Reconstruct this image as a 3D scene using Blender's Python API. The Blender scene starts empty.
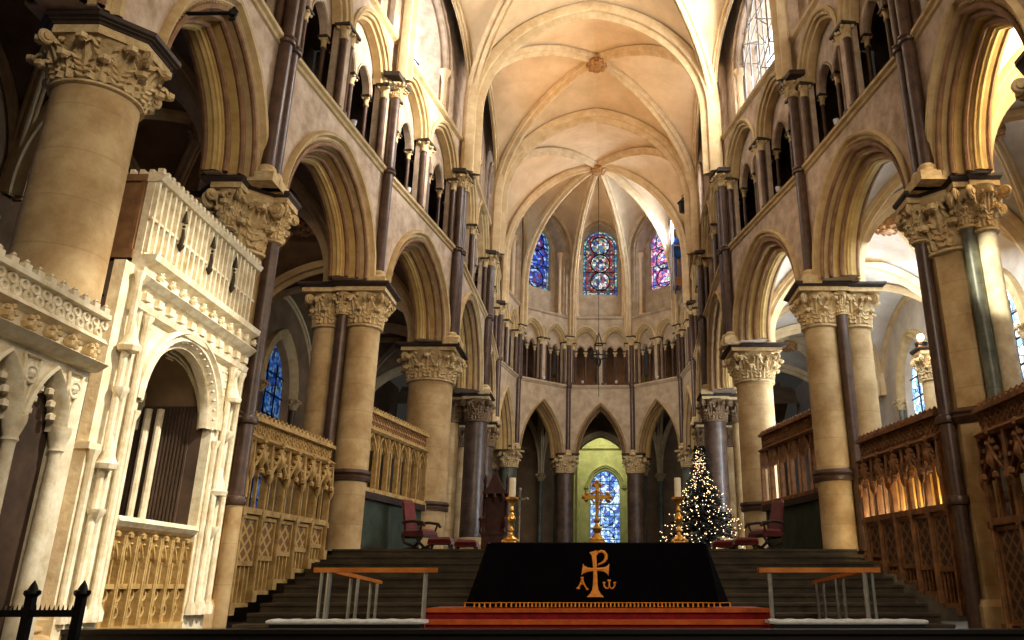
import bpy, math, random
from mathutils import Vector
random.seed(7)
SC = bpy.context.scene
COL = SC.collection
PI = math.pi
V = Vector

# ------------------------------------------------------------------ mesh builder
class MB:
    def __init__(self):
        self.v = []; self.f = []; self.m = []
    def add(self, vs, fs, m=0):
        o = len(self.v); self.v += [tuple(p) for p in vs]
        self.f += [tuple(i + o for i in q) for q in fs]; self.m += [m] * len(fs)
    def grid(self, rows, m=0, closed=False, ends=False):
        n = len(rows[0]); vs = [p for r in rows for p in r]; fs = []
        for i in range(len(rows) - 1):
            for j in range(n if closed else n - 1):
                k = (j + 1) % n
                fs.append((i * n + j, i * n + k, (i + 1) * n + k, (i + 1) * n + j))
        if ends: fs += [tuple(range(n))[::-1], tuple(range(len(vs) - n, len(vs)))]
        self.add(vs, fs, m)
    def box(self, x0, y0, z0, x1, y1, z1, m=0):
        self.hexa([(x0, y0), (x1, y0), (x1, y1), (x0, y1)], z0, z1, m)
    def hexa(self, pl, z0, z1, m=0):
        n = len(pl)
        vs = [(x, y, z0) for x, y in pl] + [(x, y, z1) for x, y in pl]
        fs = [tuple(range(n))[::-1], tuple(range(n, 2 * n))] + [(i, (i + 1) % n, n + (i + 1) % n, n + i) for i in range(n)]
        self.add(vs, fs, m)
    def fbox(self, fr, u0, u1, t0, t1, z0, z1, m=0):
        self.hexa([fr.xy(u0, t0), fr.xy(u1, t0), fr.xy(u1, t1), fr.xy(u0, t1)], z0, z1, m)
    def cyl(self, a, b, r0, r1=None, n=10, m=0, caps=True):
        r1 = r0 if r1 is None else r1
        a = V(a); b = V(b); d = (b - a)
        if d.length < 1e-6: return
        d.normalize()
        x = d.cross(V((0, 0, 1)) if abs(d.z) < .9 else V((1, 0, 0))).normalized(); y = d.cross(x)
        R = []
        for p, r in ((a, r0), (b, r1)):
            R.append([p + (x * math.cos(2 * PI * i / n) + y * math.sin(2 * PI * i / n)) * r for i in range(n)])
        self.add(R[0] + R[1], [(i, (i + 1) % n, n + (i + 1) % n, n + i) for i in range(n)] + ([tuple(range(n))[::-1], tuple(range(n, 2 * n))] if caps else []), m)
    def tube(self, pts, r, n=8, m=0):
        pts = [V(p) for p in pts]; rows = []
        rr = r if isinstance(r, (list, tuple)) else [r] * len(pts)
        pv = None
        for i, p in enumerate(pts):
            d = (pts[min(i + 1, len(pts) - 1)] - pts[max(i - 1, 0)]).normalized()
            if pv is None: x = d.cross(V((0, 0, 1)) if abs(d.z) < .9 else V((1, 0, 0))).normalized()
            else: x = (pv - d * pv.dot(d)).normalized()
            pv = x; y = d.cross(x)
            rows.append([p + (x * math.cos(2 * PI * k / n) + y * math.sin(2 * PI * k / n)) * rr[i] for k in range(n)])
        self.grid(rows, m, True, True)
    def lathe(self, x, y, prof, n=16, m=0, rot=0):
        rows = [[(x + r * math.cos(2 * PI * k / n + rot), y + r * math.sin(2 * PI * k / n + rot), z) for k in range(n)] for r, z in prof]
        self.grid(rows, m, True, True)
    def ball(self, c, r, n=8, m=0, sz=1.0):
        rows = []
        for i in range(n // 2 + 1):
            a = -PI / 2 + PI * i / (n // 2); q = max(math.cos(a), .02) * r
            rows.append([(c[0] + q * math.cos(2 * PI * k / n), c[1] + q * math.sin(2 * PI * k / n), c[2] + r * sz * math.sin(a)) for k in range(n)])
        self.grid(rows, m, True)
    def torus(self, c, ax_u, ax_v, R, r, n=20, k=6, m=0):
        c = V(c); u = V(ax_u); v = V(ax_v); w = u.cross(v); rows = []
        for i in range(n + 1):
            a = 2 * PI * i / n; d = u * math.cos(a) + v * math.sin(a)
            rows.append([c + d * (R + r * math.cos(2 * PI * j / k)) + w * r * math.sin(2 * PI * j / k) for j in range(k)])
        self.grid(rows, m, True)
    def plate(self, pts, nrm, th, m=0):           # outline pts (3D, planar) extruded by th along nrm
        n = len(pts); nv = V(nrm) * th; a = [V(p) for p in pts]; b = [p + nv for p in a]
        self.add(a + b, [tuple(range(n))[::-1], tuple(range(n, 2 * n))] + [(i, (i + 1) % n, n + (i + 1) % n, n + i) for i in range(n)], m)
    # --- arches in a wall frame
    def arch(self, fr, uc, zs, s, h, prof, stilt=0.0, n=9, m=0, closed=False):
        rows = [[fr.p(uc + u, t, zs + z) for u, z in arch_curve(s, h, d, n, stilt)] for d, t in prof]
        if closed: rows.append(rows[0])
        self.grid(rows, m)
    def wall(self, fr, u0, u1, z0, z1, t, ops=(), m=0, n=9):
        cur = u0
        for uc, zs, s, h in ops:
            self.quad(fr, cur, uc - s, z0, z1, t, m)
            c = arch_curve(s, h, 0, n, 0)
            self.grid([[fr.p(uc + u, t, zs + z) for u, z in c], [fr.p(uc + u, t, z1) for u, z in c]], m)
            cur = uc + s
        self.quad(fr, cur, u1, z0, z1, t, m)
    def quad(self, fr, u0, u1, z0, z1, t, m=0):
        if u1 - u0 > 1e-4:
            self.add([fr.p(u0, t, z0), fr.p(u1, t, z0), fr.p(u1, t, z1), fr.p(u0, t, z1)], [(0, 1, 2, 3)], m)
    def course(self, fr, u0, u1, prof, m=0):      # horizontal moulding, prof of (t, z) closed
        rows = [[fr.p(u, t, z) for t, z in prof] for u in (u0, u1)]
        self.grid(rows, m, True, True)

def arch_curve(s, h, d, n, stilt=0.0):
    h = max(h, s); R = (s * s + h * h) / (2 * s); r = R - d; c = R - s
    phi = math.acos(max(-1, min(1, c / r)))
    L = [(c - r * math.cos(phi * i / n), r * math.sin(phi * i / n)) for i in range(n + 1)]
    out = ([(-(s - d), -stilt)] if stilt else []) + L
    return out + [(-u, z) for u, z in out[::-1][1:]]

class Fr:                                          # wall frame: u along P->Q, t away from the nave
    def __init__(self, P, Q, away):
        self.P = V((P[0], P[1], 0)); d = V((Q[0] - P[0], Q[1] - P[1], 0)); self.L = d.length
        self.U = d.normalized(); T = V((-self.U.y, self.U.x, 0))
        a = V((away[0], away[1], 0)) - self.P
        self.T = T if T.dot(a) > 0 else -T
    def p(self, u, t, z): q = self.P + self.U * u + self.T * t; return V((q.x, q.y, z))
    def xy(self, u, t): q = self.P + self.U * u + self.T * t; return (q.x, q.y)

# ------------------------------------------------------------------ objects
def root_of(o):
    while o.parent: o = o.parent
    return o
def obj(name, mb, mat, parent=None, smooth=False, loc=None):
    me = bpy.data.meshes.new(name)
    off = V((0, 0, 0))
    if parent is not None: off = V(root_of(parent).location)
    elif loc == 'base' and mb.v:
        xs = [p[0] for p in mb.v]; ys = [p[1] for p in mb.v]; zs = [p[2] for p in mb.v]
        off = V(((min(xs) + max(xs)) / 2, (min(ys) + max(ys)) / 2, min(zs)))
    elif loc is not None: off = V(loc)
    me.from_pydata([(p[0] - off.x, p[1] - off.y, p[2] - off.z) for p in mb.v], [], mb.f)
    mats = mat if isinstance(mat, (list, tuple)) else [mat]
    for k in mats: me.materials.append(k)
    if len(mats) > 1: me.polygons.foreach_set('material_index', mb.m)
    if smooth:
        me.polygons.foreach_set('use_smooth', [True] * len(mb.f))
        try: me.set_sharp_from_angle(angle=math.radians(38))
        except Exception: pass
    me.update()
    o = bpy.data.objects.new(name, me); COL.objects.link(o)
    if parent is not None: o.parent = parent
    else: o.location = off
    return o
def thing(name, label, cat, loc, group=None):
    o = bpy.data.objects.new(name, None); COL.objects.link(o); o.location = loc
    o.empty_display_size = .2
    return tag(o, label, cat, group)
def tag(o, label, cat, group=None, kind='thing'):
    o['label'] = label; o['category'] = cat; o['kind'] = kind
    if group: o['group'] = group
    return o
def struct(name, mb, mat, smooth=False):
    o = obj(name, mb, mat, None, smooth); o['kind'] = 'structure'; return o
def dup(root, loc, label, group=None):
    r = root.copy(); COL.objects.link(r); r.location = loc; r['label'] = label
    if group: r['group'] = group
    for ch in list(root.children):
        c = ch.copy(); COL.objects.link(c); c.parent = r
        for g in list(ch.children):
            d = g.copy(); COL.objects.link(d); d.parent = c
    return r

# ------------------------------------------------------------------ materials
def nt(name):
    m = bpy.data.materials.new(name); m.use_nodes = True
    t = m.node_tree; return m, t, t.nodes['Principled BSDF']
def lin(c): return tuple(((x / 255) / 12.92 if x <= 10 else (((x / 255) + .055) / 1.055) ** 2.4) for x in c) + (1,)
def mat(name, c1, c2=None, scale=1.5, rough=.8, metal=0.0, bump=0.0, joints=0.0, jh=.5, spec=.3, fine=14.0):
    m, t, b = nt(name); N = t.nodes; L = t.links
    c1 = lin(c1); c2 = lin(c2) if c2 else c1
    g = N.new('ShaderNodeNewGeometry')
    n1 = N.new('ShaderNodeTexNoise'); n1.inputs['Scale'].default_value = scale; n1.inputs['Detail'].default_value = 6; n1.inputs['Roughness'].default_value = .65
    L.new(g.outputs['Position'], n1.inputs['Vector'])
    r = N.new('ShaderNodeValToRGB'); r.color_ramp.elements[0].position = .34; r.color_ramp.elements[1].position = .66
    r.color_ramp.elements[0].color = c2; r.color_ramp.elements[1].color = c1
    L.new(n1.outputs['Fac'], r.inputs['Fac']); col = r.outputs['Color']
    if joints:
        sp = N.new('ShaderNodeSeparateXYZ'); L.new(g.outputs['Position'], sp.inputs[0])
        dv = N.new('ShaderNodeMath'); dv.operation = 'DIVIDE'; dv.inputs[1].default_value = jh; L.new(sp.outputs['Z'], dv.inputs[0])
        fl = N.new('ShaderNodeMath'); fl.operation = 'FLOOR'; L.new(dv.outputs[0], fl.inputs[0])
        wn = N.new('ShaderNodeTexWhiteNoise'); wn.noise_dimensions = '1D'; L.new(fl.outputs[0], wn.inputs['W'])
        fr = N.new('ShaderNodeMath'); fr.operation = 'FRACT'; L.new(dv.outputs[0], fr.inputs[0])
        lt = N.new('ShaderNodeMath'); lt.operation = 'LESS_THAN'; lt.inputs[1].default_value = .035; L.new(fr.outputs[0], lt.inputs[0])
        ml = N.new('ShaderNodeMath'); ml.operation = 'MULTIPLY'; ml.inputs[1].default_value = joints * .45; L.new(lt.outputs[0], ml.inputs[0])
        m2 = N.new('ShaderNodeMath'); m2.operation = 'MULTIPLY_ADD'; m2.inputs[1].default_value = joints * .45; L.new(wn.outputs['Value'], m2.inputs[0]); L.new(ml.outputs[0], m2.inputs[2])
        mx = N.new('ShaderNodeMix'); mx.data_type = 'RGBA'; mx.inputs['B'].default_value = tuple(x * .3 for x in c2[:3]) + (1,)
        L.new(m2.outputs[0], mx.inputs['Factor']); L.new(col, mx.inputs['A']); col = mx.outputs['Result']
    L.new(col, b.inputs['Base Color'])
    b.inputs['Roughness'].default_value = rough; b.inputs['Metallic'].default_value = metal
    b.inputs['Specular IOR Level'].default_value = spec
    if bump:
        n2 = N.new('ShaderNodeTexNoise'); n2.inputs['Scale'].default_value = fine; n2.inputs['Detail'].default_value = 5
        L.new(g.outputs['Position'], n2.inputs['Vector'])
        bp = N.new('ShaderNodeBump'); bp.inputs['Strength'].default_value = bump; bp.inputs['Distance'].default_value = .03
        L.new(n2.outputs['Fac'], bp.inputs['Height']); L.new(bp.outputs[0], b.inputs['Normal'])
    return m
def emit(name, c, s):
    m, t, b = nt(name); b.inputs['Base Color'].default_value = lin(c)
    b.inputs['Emission Color'].default_value = lin(c); b.inputs['Emission Strength'].default_value = s
    return m
def glass(name, pal, scale, s):                    # stained glass: coloured quarries between dark leads, lit from outside
    m, t, b = nt(name); N = t.nodes; L = t.links
    g = N.new('ShaderNodeNewGeometry')
    vo = N.new('ShaderNodeTexVoronoi'); vo.inputs['Scale'].default_value = scale; L.new(g.outputs['Position'], vo.inputs['Vector'])
    sp = N.new('ShaderNodeSeparateColor'); L.new(vo.outputs['Color'], sp.inputs[0])
    r = N.new('ShaderNodeValToRGB'); r.color_ramp.interpolation = 'CONSTANT'
    while len(r.color_ramp.elements) < len(pal): r.color_ramp.elements.new(.5)
    for i, c in enumerate(pal):
        r.color_ramp.elements[i].position = i / len(pal)
    for i, c in enumerate(pal): r.color_ramp.elements[i].color = lin(c)
    L.new(sp.outputs[0], r.inputs['Fac'])
    ve = N.new('ShaderNodeTexVoronoi'); ve.feature = 'DISTANCE_TO_EDGE'; ve.inputs['Scale'].default_value = scale; L.new(g.outputs['Position'], ve.inputs['Vector'])
    gt = N.new('ShaderNodeMath'); gt.operation = 'GREATER_THAN'; gt.inputs[1].default_value = .045; L.new(ve.outputs['Distance'], gt.inputs[0])
    ms = N.new('ShaderNodeMath'); ms.operation = 'MULTIPLY'; ms.inputs[1].default_value = s; L.new(gt.outputs[0], ms.inputs[0])
    b.inputs['Base Color'].default_value = (.02, .02, .025, 1); b.inputs['Roughness'].default_value = .3
    L.new(r.outputs['Color'], b.inputs['Emission Color']); L.new(ms.outputs[0], b.inputs['Emission Strength'])
    return m
def fabric(name, c1, c2, scale, rough=.95, sheen=.3):
    m = mat(name, c1, c2, scale, rough, bump=.25, fine=60); m.node_tree.nodes['Principled BSDF'].inputs['Sheen Weight'].default_value = sheen; return m
def grille(name, c1, c2, k):                       # repeated pierced lozenge / quatrefoil tracery on a panel
    m, t, b = nt(name); N = t.nodes; L = t.links
    g = N.new('ShaderNodeNewGeometry'); sp = N.new('ShaderNodeSeparateXYZ'); L.new(g.outputs['Position'], sp.inputs[0])
    outs = []
    for sg in (1, -1):
        a = N.new('ShaderNodeMath'); a.operation = 'MULTIPLY'; a.inputs[1].default_value = sg * 1.0; L.new(sp.outputs['Z'], a.inputs[0])
        d = N.new('ShaderNodeMath'); d.operation = 'ADD'; L.new(sp.outputs['Y'], d.inputs[0]); L.new(a.outputs[0], d.inputs[1])
        e = N.new('ShaderNodeMath'); e.operation = 'MULTIPLY'; e.inputs[1].default_value = k; L.new(d.outputs[0], e.inputs[0])
        f = N.new('ShaderNodeMath'); f.operation = 'PINGPONG'; f.inputs[1].default_value = 1; L.new(e.outputs[0], f.inputs[0])
        q = N.new('ShaderNodeMath'); q.operation = 'GREATER_THAN'; q.inputs[1].default_value = .72; L.new(f.outputs[0], q.inputs[0]); outs.append(q)
    mx = N.new('ShaderNodeMath'); mx.operation = 'MAXIMUM'; L.new(outs[0].outputs[0], mx.inputs[0]); L.new(outs[1].outputs[0], mx.inputs[1])
    mi = N.new('ShaderNodeMix'); mi.data_type = 'RGBA'; mi.inputs['A'].default_value = lin(c2); mi.inputs['B'].default_value = lin(c1)
    L.new(mx.outputs[0], mi.inputs['Factor']); L.new(mi.outputs['Result'], b.inputs['Base Color'])
    bp = N.new('ShaderNodeBump'); bp.inputs['Strength'].default_value = .8; bp.inputs['Distance'].default_value = .03
    L.new(mx.outputs[0], bp.inputs['Height']); L.new(bp.outputs[0], b.inputs['Normal']); b.inputs['Roughness'].default_value = .6
    return m

M = {}
M['stone'] = mat('spandrel_stone', (206, 184, 160), (160, 136, 112), 2.6, .85, bump=.3)
M['pier'] = mat('pier_limestone', (216, 188, 140), (172, 138, 90), 1.7, .8, bump=.2, joints=.35, jh=.62)
M['arch'] = mat('arch_limestone', (205, 180, 134), (176, 148, 102), 3.0, .8, bump=.25)
M['arch2'] = mat('arch_golden_stone', (206, 176, 112), (180, 146, 86), 3.0, .8, bump=.2)
M['cap'] = mat('carved_capital_stone', (222, 198, 150), (180, 150, 104), 6, .85, bump=.5, fine=22)
M['web'] = mat('vault_plaster', (226, 198, 158), (202, 172, 132), .8, .9, bump=.12, joints=.08, jh=.3)
M['rib'] = mat('vault_rib_stone', (222, 198, 156), (196, 166, 122), 2.5, .85, bump=.2)
M['marble'] = mat('purbeck_marble', (92, 66, 50), (56, 39, 30), 5, .38, spec=.5, bump=.05)
M['marble2'] = mat('banded_marble', (116, 92, 76), (66, 51, 42), 3, .35, spec=.5, joints=.5, jh=.55)
M['green'] = mat('grey_green_marble', (120, 124, 108), (74, 78, 66), 2.5, .4, spec=.5, joints=.5, jh=.6)
M['abacus'] = mat('dark_abacus_marble', (70, 56, 46), (46, 36, 30), 4, .6)
M['dark'] = mat('shade_and_panel_stone', (92, 72, 56), (62, 48, 38), 1.5, .9)  # dark tone holds passage and arcade recess shade, and the tomb's brown panelling
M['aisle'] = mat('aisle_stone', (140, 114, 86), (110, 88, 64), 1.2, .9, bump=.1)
M['aisle_r'] = mat('aisle_pale_daylit', (214, 204, 190), (186, 172, 156), 1.2, .9, bump=.1)  # pale aisle stone, lifted further to hold the daylight on this side
M['apse'] = mat('apse_stone', (196, 174, 144), (162, 140, 112), 2.4, .85, bump=.25)
M['tomb'] = mat('tomb_alabaster', (242, 232, 204), (206, 188, 150), 5, .7, bump=.3)
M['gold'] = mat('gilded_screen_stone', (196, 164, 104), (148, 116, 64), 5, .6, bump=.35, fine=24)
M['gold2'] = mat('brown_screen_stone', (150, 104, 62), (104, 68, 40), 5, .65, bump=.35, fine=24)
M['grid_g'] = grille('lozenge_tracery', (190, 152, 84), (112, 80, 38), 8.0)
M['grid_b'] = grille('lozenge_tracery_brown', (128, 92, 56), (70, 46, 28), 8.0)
M['goldlit'] = mat('aisle_light_gold', (236, 188, 96), (200, 150, 70), 6, .5)  # backing colour that stands for the lit aisle behind the right screen
M['redwood'] = mat('red_brown_wood', (82, 42, 30), (50, 25, 18), 6, .5)
M['oak'] = mat('dark_oak', (62, 42, 30), (36, 24, 18), 6, .55)
M['greenpanel'] = mat('green_painted_panel', (62, 72, 54), (40, 48, 38), 2.5, .7)
M['step'] = mat('worn_step_stone', (80, 68, 48), (50, 42, 30), 1.6, .65, bump=.2)
M['floor'] = mat('floor_stone', (70, 62, 50), (50, 44, 36), 1.3, .5)
M['kerb'] = mat('dark_kerb', (30, 24, 22), (20, 16, 15), 3, .5)
M['carpet'] = fabric('red_carpet', (150, 18, 22), (110, 10, 16), 8)
M['nosing'] = mat('polished_wood_nosing', (206, 104, 40), (172, 78, 26), 5, .4)
M['cloth'] = fabric('black_velvet', (10, 8, 11), (6, 5, 8), 3, 1.0, 0.0); M['cloth'].node_tree.nodes['Principled BSDF'].inputs['Specular IOR Level'].default_value = .05
M['brass'] = mat('brass', (244, 196, 104), (214, 156, 66), 6, .3, .85)
M['embro'] = mat('gold_embroidery', (244, 166, 64), (222, 130, 38), 14, .6, bump=.3)
M['wax'] = mat('candle_wax', (246, 236, 212), (236, 222, 190), 3, .5)
M['linen'] = mat('white_linen', (214, 212, 214), (196, 194, 198), 6, .8)
M['railwood'] = mat('rail_wood', (214, 136, 62), (182, 104, 40), 4, .38)
M['steel'] = mat('brushed_steel', (196, 200, 196), (168, 172, 168), 4, .32, .7)
M['kneel'] = fabric('pale_kneeler_cover', (232, 234, 232), (196, 200, 198), 10)
M['iron'] = mat('black_iron', (22, 20, 20), (12, 11, 11), 6, .45, .4)
M['redseat'] = fabric('red_upholstery', (112, 32, 26), (80, 20, 18), 6)
M['needle'] = mat('fir_needles', (22, 28, 18), (11, 15, 10), 7, .8)
M['bulb'] = emit('fairy_bulb', (255, 214, 160), 4)
M['lampglow'] = emit('lamp_glow', (255, 214, 150), 14)
M['scaff'] = mat('scaffold_tube', (176, 178, 180), (140, 142, 146), 5, .4, .6)
M['net'] = mat('blue_net', (44, 96, 170), (28, 66, 130), 3, .7)
M['white'] = emit('bright_clear_glass', (240, 246, 255), 6.0)
M['lit'] = mat('lit_chapel_wall', (196, 196, 132), (164, 162, 104), 2, .85)
M['bronze'] = mat('dark_bronze', (72, 58, 40), (48, 38, 28), 6, .4, .5)
M['statue'] = mat('weathered_statue', (150, 140, 116), (110, 102, 84), 8, .7)
PAL = [(20, 40, 110), (140, 36, 48), (60, 110, 130), (150, 50, 60), (120, 30, 44), (50, 110, 100), (190, 170, 140), (110, 26, 44)]
PALB = [(20, 40, 150), (40, 90, 200), (16, 26, 110), (70, 120, 210), (110, 30, 80), (30, 60, 180), (150, 180, 230)]
PALR = [(190, 90, 120), (210, 200, 230), (120, 60, 130), (230, 170, 180), (90, 110, 190), (200, 120, 150), (150, 190, 170)]
PALC = [(150, 190, 235), (90, 140, 210), (190, 220, 245), (60, 100, 190), (120, 170, 220), (210, 230, 240), (70, 80, 150)]
PALM = [(200, 196, 190), (70, 110, 150), (176, 150, 90), (40, 56, 110), (140, 70, 80), (100, 140, 120), (210, 214, 220), (40, 36, 70)]
M['g_mid'] = glass('stained_red_blue', PAL, 11, 1.2)
M['g_med'] = glass('stained_medallion', PALM, 8, 1.3)
M['g_blue'] = glass('stained_blue', PALB, 6, 1.2)
M['g_pink'] = glass('stained_pale_pink', PALR, 6, 1.8)
M['g_cor'] = glass('stained_pale_blue', PALC, 5, 1.6)
M['g_bord'] = glass('stained_border', [(90, 170, 150), (40, 90, 170), (190, 200, 160), (30, 60, 130)], 11, 1.2)
M['g_dim'] = glass('stained_dim_blue', [(20, 60, 130), (40, 100, 170), (14, 30, 80), (90, 130, 160)], 7, .9)
M['g_day'] = glass('daylit_quarry', [(220, 235, 250), (150, 190, 230), (240, 240, 235), (120, 170, 220)], 4, 2.2)

# ------------------------------------------------------------------ levels and plan (eye level is z = 0)
FL, NF = -.70, -.95                  # sanctuary floor, lower floor where the viewer stands
ZAB, ZS, ZT, ZC, ZV, ZST = 6.75, 9.74, 12.05, 13.6, 12.4, 14.7
LN = dict(W=(-6.1, 3.6), A=(-6.1, 8.9), B=(-6.02, 13.15), C=(-5.33, 18.2), D=(-4.4, 23.35), E=(-4.3, 30.0), F=(-4.6, 36.0), G=(-3.95, 39.5), H=(-1.5, 41.6))
RN = dict(W=(6.1, 3.6), A=(6.1, 8.9), B=(6.0, 13.1), C=(5.17, 18.15), D=(4.05, 23.3), E=(4.2, 30.0), F=(4.5, 36.0), G=(4.2, 39.5), H=(1.85, 41.6))
APC = (.17, 36.2)
SIDE = (('left', LN, -1), ('right', RN, 1))
CHAIN = 'WABCDEF'
ORD = dict(A='nearest', B='second', C='third', D='fourth', E='fifth', F='sixth')

# ------------------------------------------------------------------ capitals, abaci, bases
def leaf(mb, x, y, a, r, z, h, w, curl, m=0):
    ca, sa = math.cos(a), math.sin(a); rows = []; n = 9
    for k in range(n + 1):
        f = k / n
        dr = .015 + curl * (.25 * f + .75 * f ** 3); dz = f * 1.06 if f < .8 else .848 + .12 * math.sin((f - .8) / .2 * PI * .9)
        if k == n: dr += curl * .12; dz -= .14
        ww = (1 - .55 * f ** 3) * (1 + .22 * math.sin(k * PI)) * (.78 + .3 * (k % 2)) * (1 if k < n else .55)
        row = []
        for s, b in ((-1, -.012), (-.66, .03), (-.33, .0), (0, .035), (.33, .0), (.66, .03), (1, -.012)):
            rr = r + dr + b * w * 3.2; o = s * w * ww / 2
            row.append((x + ca * rr - sa * o, y + sa * rr + ca * o, z + (dz - .1 * abs(s) * (k % 2)) * h))
        rows.append(row)
    mb.grid(rows, m)
    t = rows[-1][3]; mb.ball((t[0] - ca * w * .1, t[1] - sa * w * .1, t[2] + w * .05), w * .2, 6, m, .8)
def volute(mb, x, y, a, r, z, R, m=0):
    ca, sa = math.cos(a), math.sin(a); c = V((x + ca * r, y + sa * r, z))
    mb.torus(c, (ca, sa, 0), (0, 0, 1), R * .7, R * .32, 14, 6, m)
    mb.ball((c.x, c.y, c.z), R * .45, 8, m)
    mb.cyl(c + V((sa, -ca, 0)) * R * .45, c + V((-sa, ca, 0)) * R * .45, R * .5, None, 10, m)
    mb.tube([c + V((0, 0, R * .6)) - V((ca, sa, 0)) * .02, V((x + ca * r * .75, y + sa * r * .75, z - R * .2)), V((x + ca * r * .6, y + sa * r * .6, z - R * 2.2))], [R * .3, R * .28, R * .12], 6, m)
def capital(mb, x, y, z0, z1, r, spread, nl=8, n=20, rot=0, vol=True, m=0):
    h = z1 - z0
    prof = [(r + .02 * h, z0 - .06 * h), (r + .08 * h, z0 - .03 * h), (r + .08 * h, z0 + .02 * h), (r, z0 + .05 * h), (r, z0 + .4 * h), (r + spread * .1, z0 + .65 * h), (r + spread * .35, z0 + .88 * h), (r + spread * .62, z1)]
    mb.lathe(x, y, prof, n, m)
    nl = max(6, nl)
    for row, (zf, hf, cf) in enumerate(((.05, .5, .5), (.22, .66, .85))):
        for i in range(nl):
            a = rot + 2 * PI * (i + .5 * row) / nl
            leaf(mb, x, y, a, r + .01 * row, z0 + zf * h, hf * h, 2 * PI * (r + spread * .3) / nl * 1.0, spread * cf, m)
    for i in range(nl * 2):
        a = rot + 2 * PI * (i + .5) / nl / 2; q = r + spread * .5; mb.ball((x + q * math.cos(a), y + q * math.sin(a), z0 + h * (.8 + .08 * (i % 2))), .055 * h + .01, 6, m)
    if vol:
        for i in range(4):
            volute(mb, x, y, rot + PI / 4 + PI / 2 * i, r + spread * 1.0, z1 - .2 * h, .13 * h + .02, m)
def poly(x, y, r, n, rot): return [(x + r * math.cos(rot + 2 * PI * i / n), y + r * math.sin(rot + 2 * PI * i / n)) for i in range(n)]
def moulded(mb, x, y, prof, n, rot, m=0):          # polygon plan, prof of (circumradius, z)
    mb.lathe(x, y, prof, n, m, rot)
def abacus(mb, x, y, z0, z1, R, n=4, rot=PI / 4, m=0):
    h = z1 - z0; R *= .96
    moulded(mb, x, y, [(R * .86, z0 - .02), (R * .86, z0 + .42 * h)], n, rot, 1)
    moulded(mb, x, y, [(R * .88, z0 + .4 * h), (R * .9, z0 + .5 * h), (R * .95, z0 + .56 * h), (R * .95, z0 + .62 * h), (R, z0 + .7 * h), (R, z1 - .04 * h), (R * .98, z1)], n, rot, m)
ABM = [M['abacus'], M['cap']]
def col_base(mb, x, y, z, r, h, m=0, n=20):
    mb.lathe(x, y, [(r * 1.35, z + .4 * h), (r * 1.4, z + .5 * h), (r * 1.33, z + .62 * h), (r * 1.15, z + .7 * h), (r * 1.2, z + .82 * h), (r * 1.18, z + .92 * h), (r, z + h)], n, m)
    mb.hexa(poly(x, y, r * 1.4 * 1.414, 4, PI / 4), z, z + .42 * h, m)

def column(t, x, y, z0, zc, zt, r, spread, matname, ab=None, ring=None, nl=8, n=24, oct_=None, base=True, capm='cap'):
    """one free column: base, shaft, capital and abacus as parts of pier t"""
    if base:
        b = MB(); col_base(b, x, y, z0, r, .5); obj('base', b, M['pier'], t, True)
    s = MB(); zb = z0 + (.5 if base else 0)
    if oct_: s.hexa(poly(x, y, r, 8, PI / 8), zb, zc)
    else: s.lathe(x, y, [(r, zb), (r, zb + .01), (r * .985, zc - .01), (r * .985, zc)], n)
    obj('shaft', s, M[matname], t, not oct_)
    if ring:
        q = MB(); q.lathe(x, y, [(r, ring - .13), (r + .07, ring - .11), (r + .09, ring - .04), (r + .05, ring), (r + .1, ring + .05), (r + .08, ring + .12), (r, ring + .13)], n)
        obj('shaft_ring', q, M['marble'], t, True)
    c = MB(); capital(c, x, y, zc, zt, r, spread, nl, n, 0); obj('capital', c, M[capm], t, True)
    if ab:
        a = MB(); abacus(a, x, y, zt, zt + .2, ab[0], ab[1], ab[2]); obj('abacus', a, ABM, t)
def thin_shaft(t, x, y, z0, z1, r, rings=(), matname='marble', cap=0, base=True, lower=None):
    s = MB(); s.cyl((x, y, z0), (x, y, z1), r, None, 12); obj('shaft', s, M[matname], t, True)
    if lower:
        s = MB(); s.cyl((x, y, z0), (x, y, lower), r * 1.04, None, 12); obj('lower_shaft', s, M['pier'], t, True)
    for zr in rings:
        q = MB(); q.lathe(x, y, [(r, zr - .09), (r + .05, zr - .07), (r + .06, zr - .02), (r + .03, zr), (r + .06, zr + .03), (r + .05, zr + .07), (r, zr + .09)], 12); obj('shaft_ring', q, M['marble'], t, True)
    if base:
        q = MB(); q.lathe(x, y, [(r * 1.7, z0 - .02), (r * 1.7, z0 + .08), (r * 1.3, z0 + .14), (r * 1.35, z0 + .2), (r, z0 + .26)], 12); obj('base', q, M['cap'], t, True)
    if cap:
        c = MB(); capital(c, x, y, z1, z1 + cap, r, cap * .42, 6, 12, 0, True); obj('capital', c, M['cap'], t, True)

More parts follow.
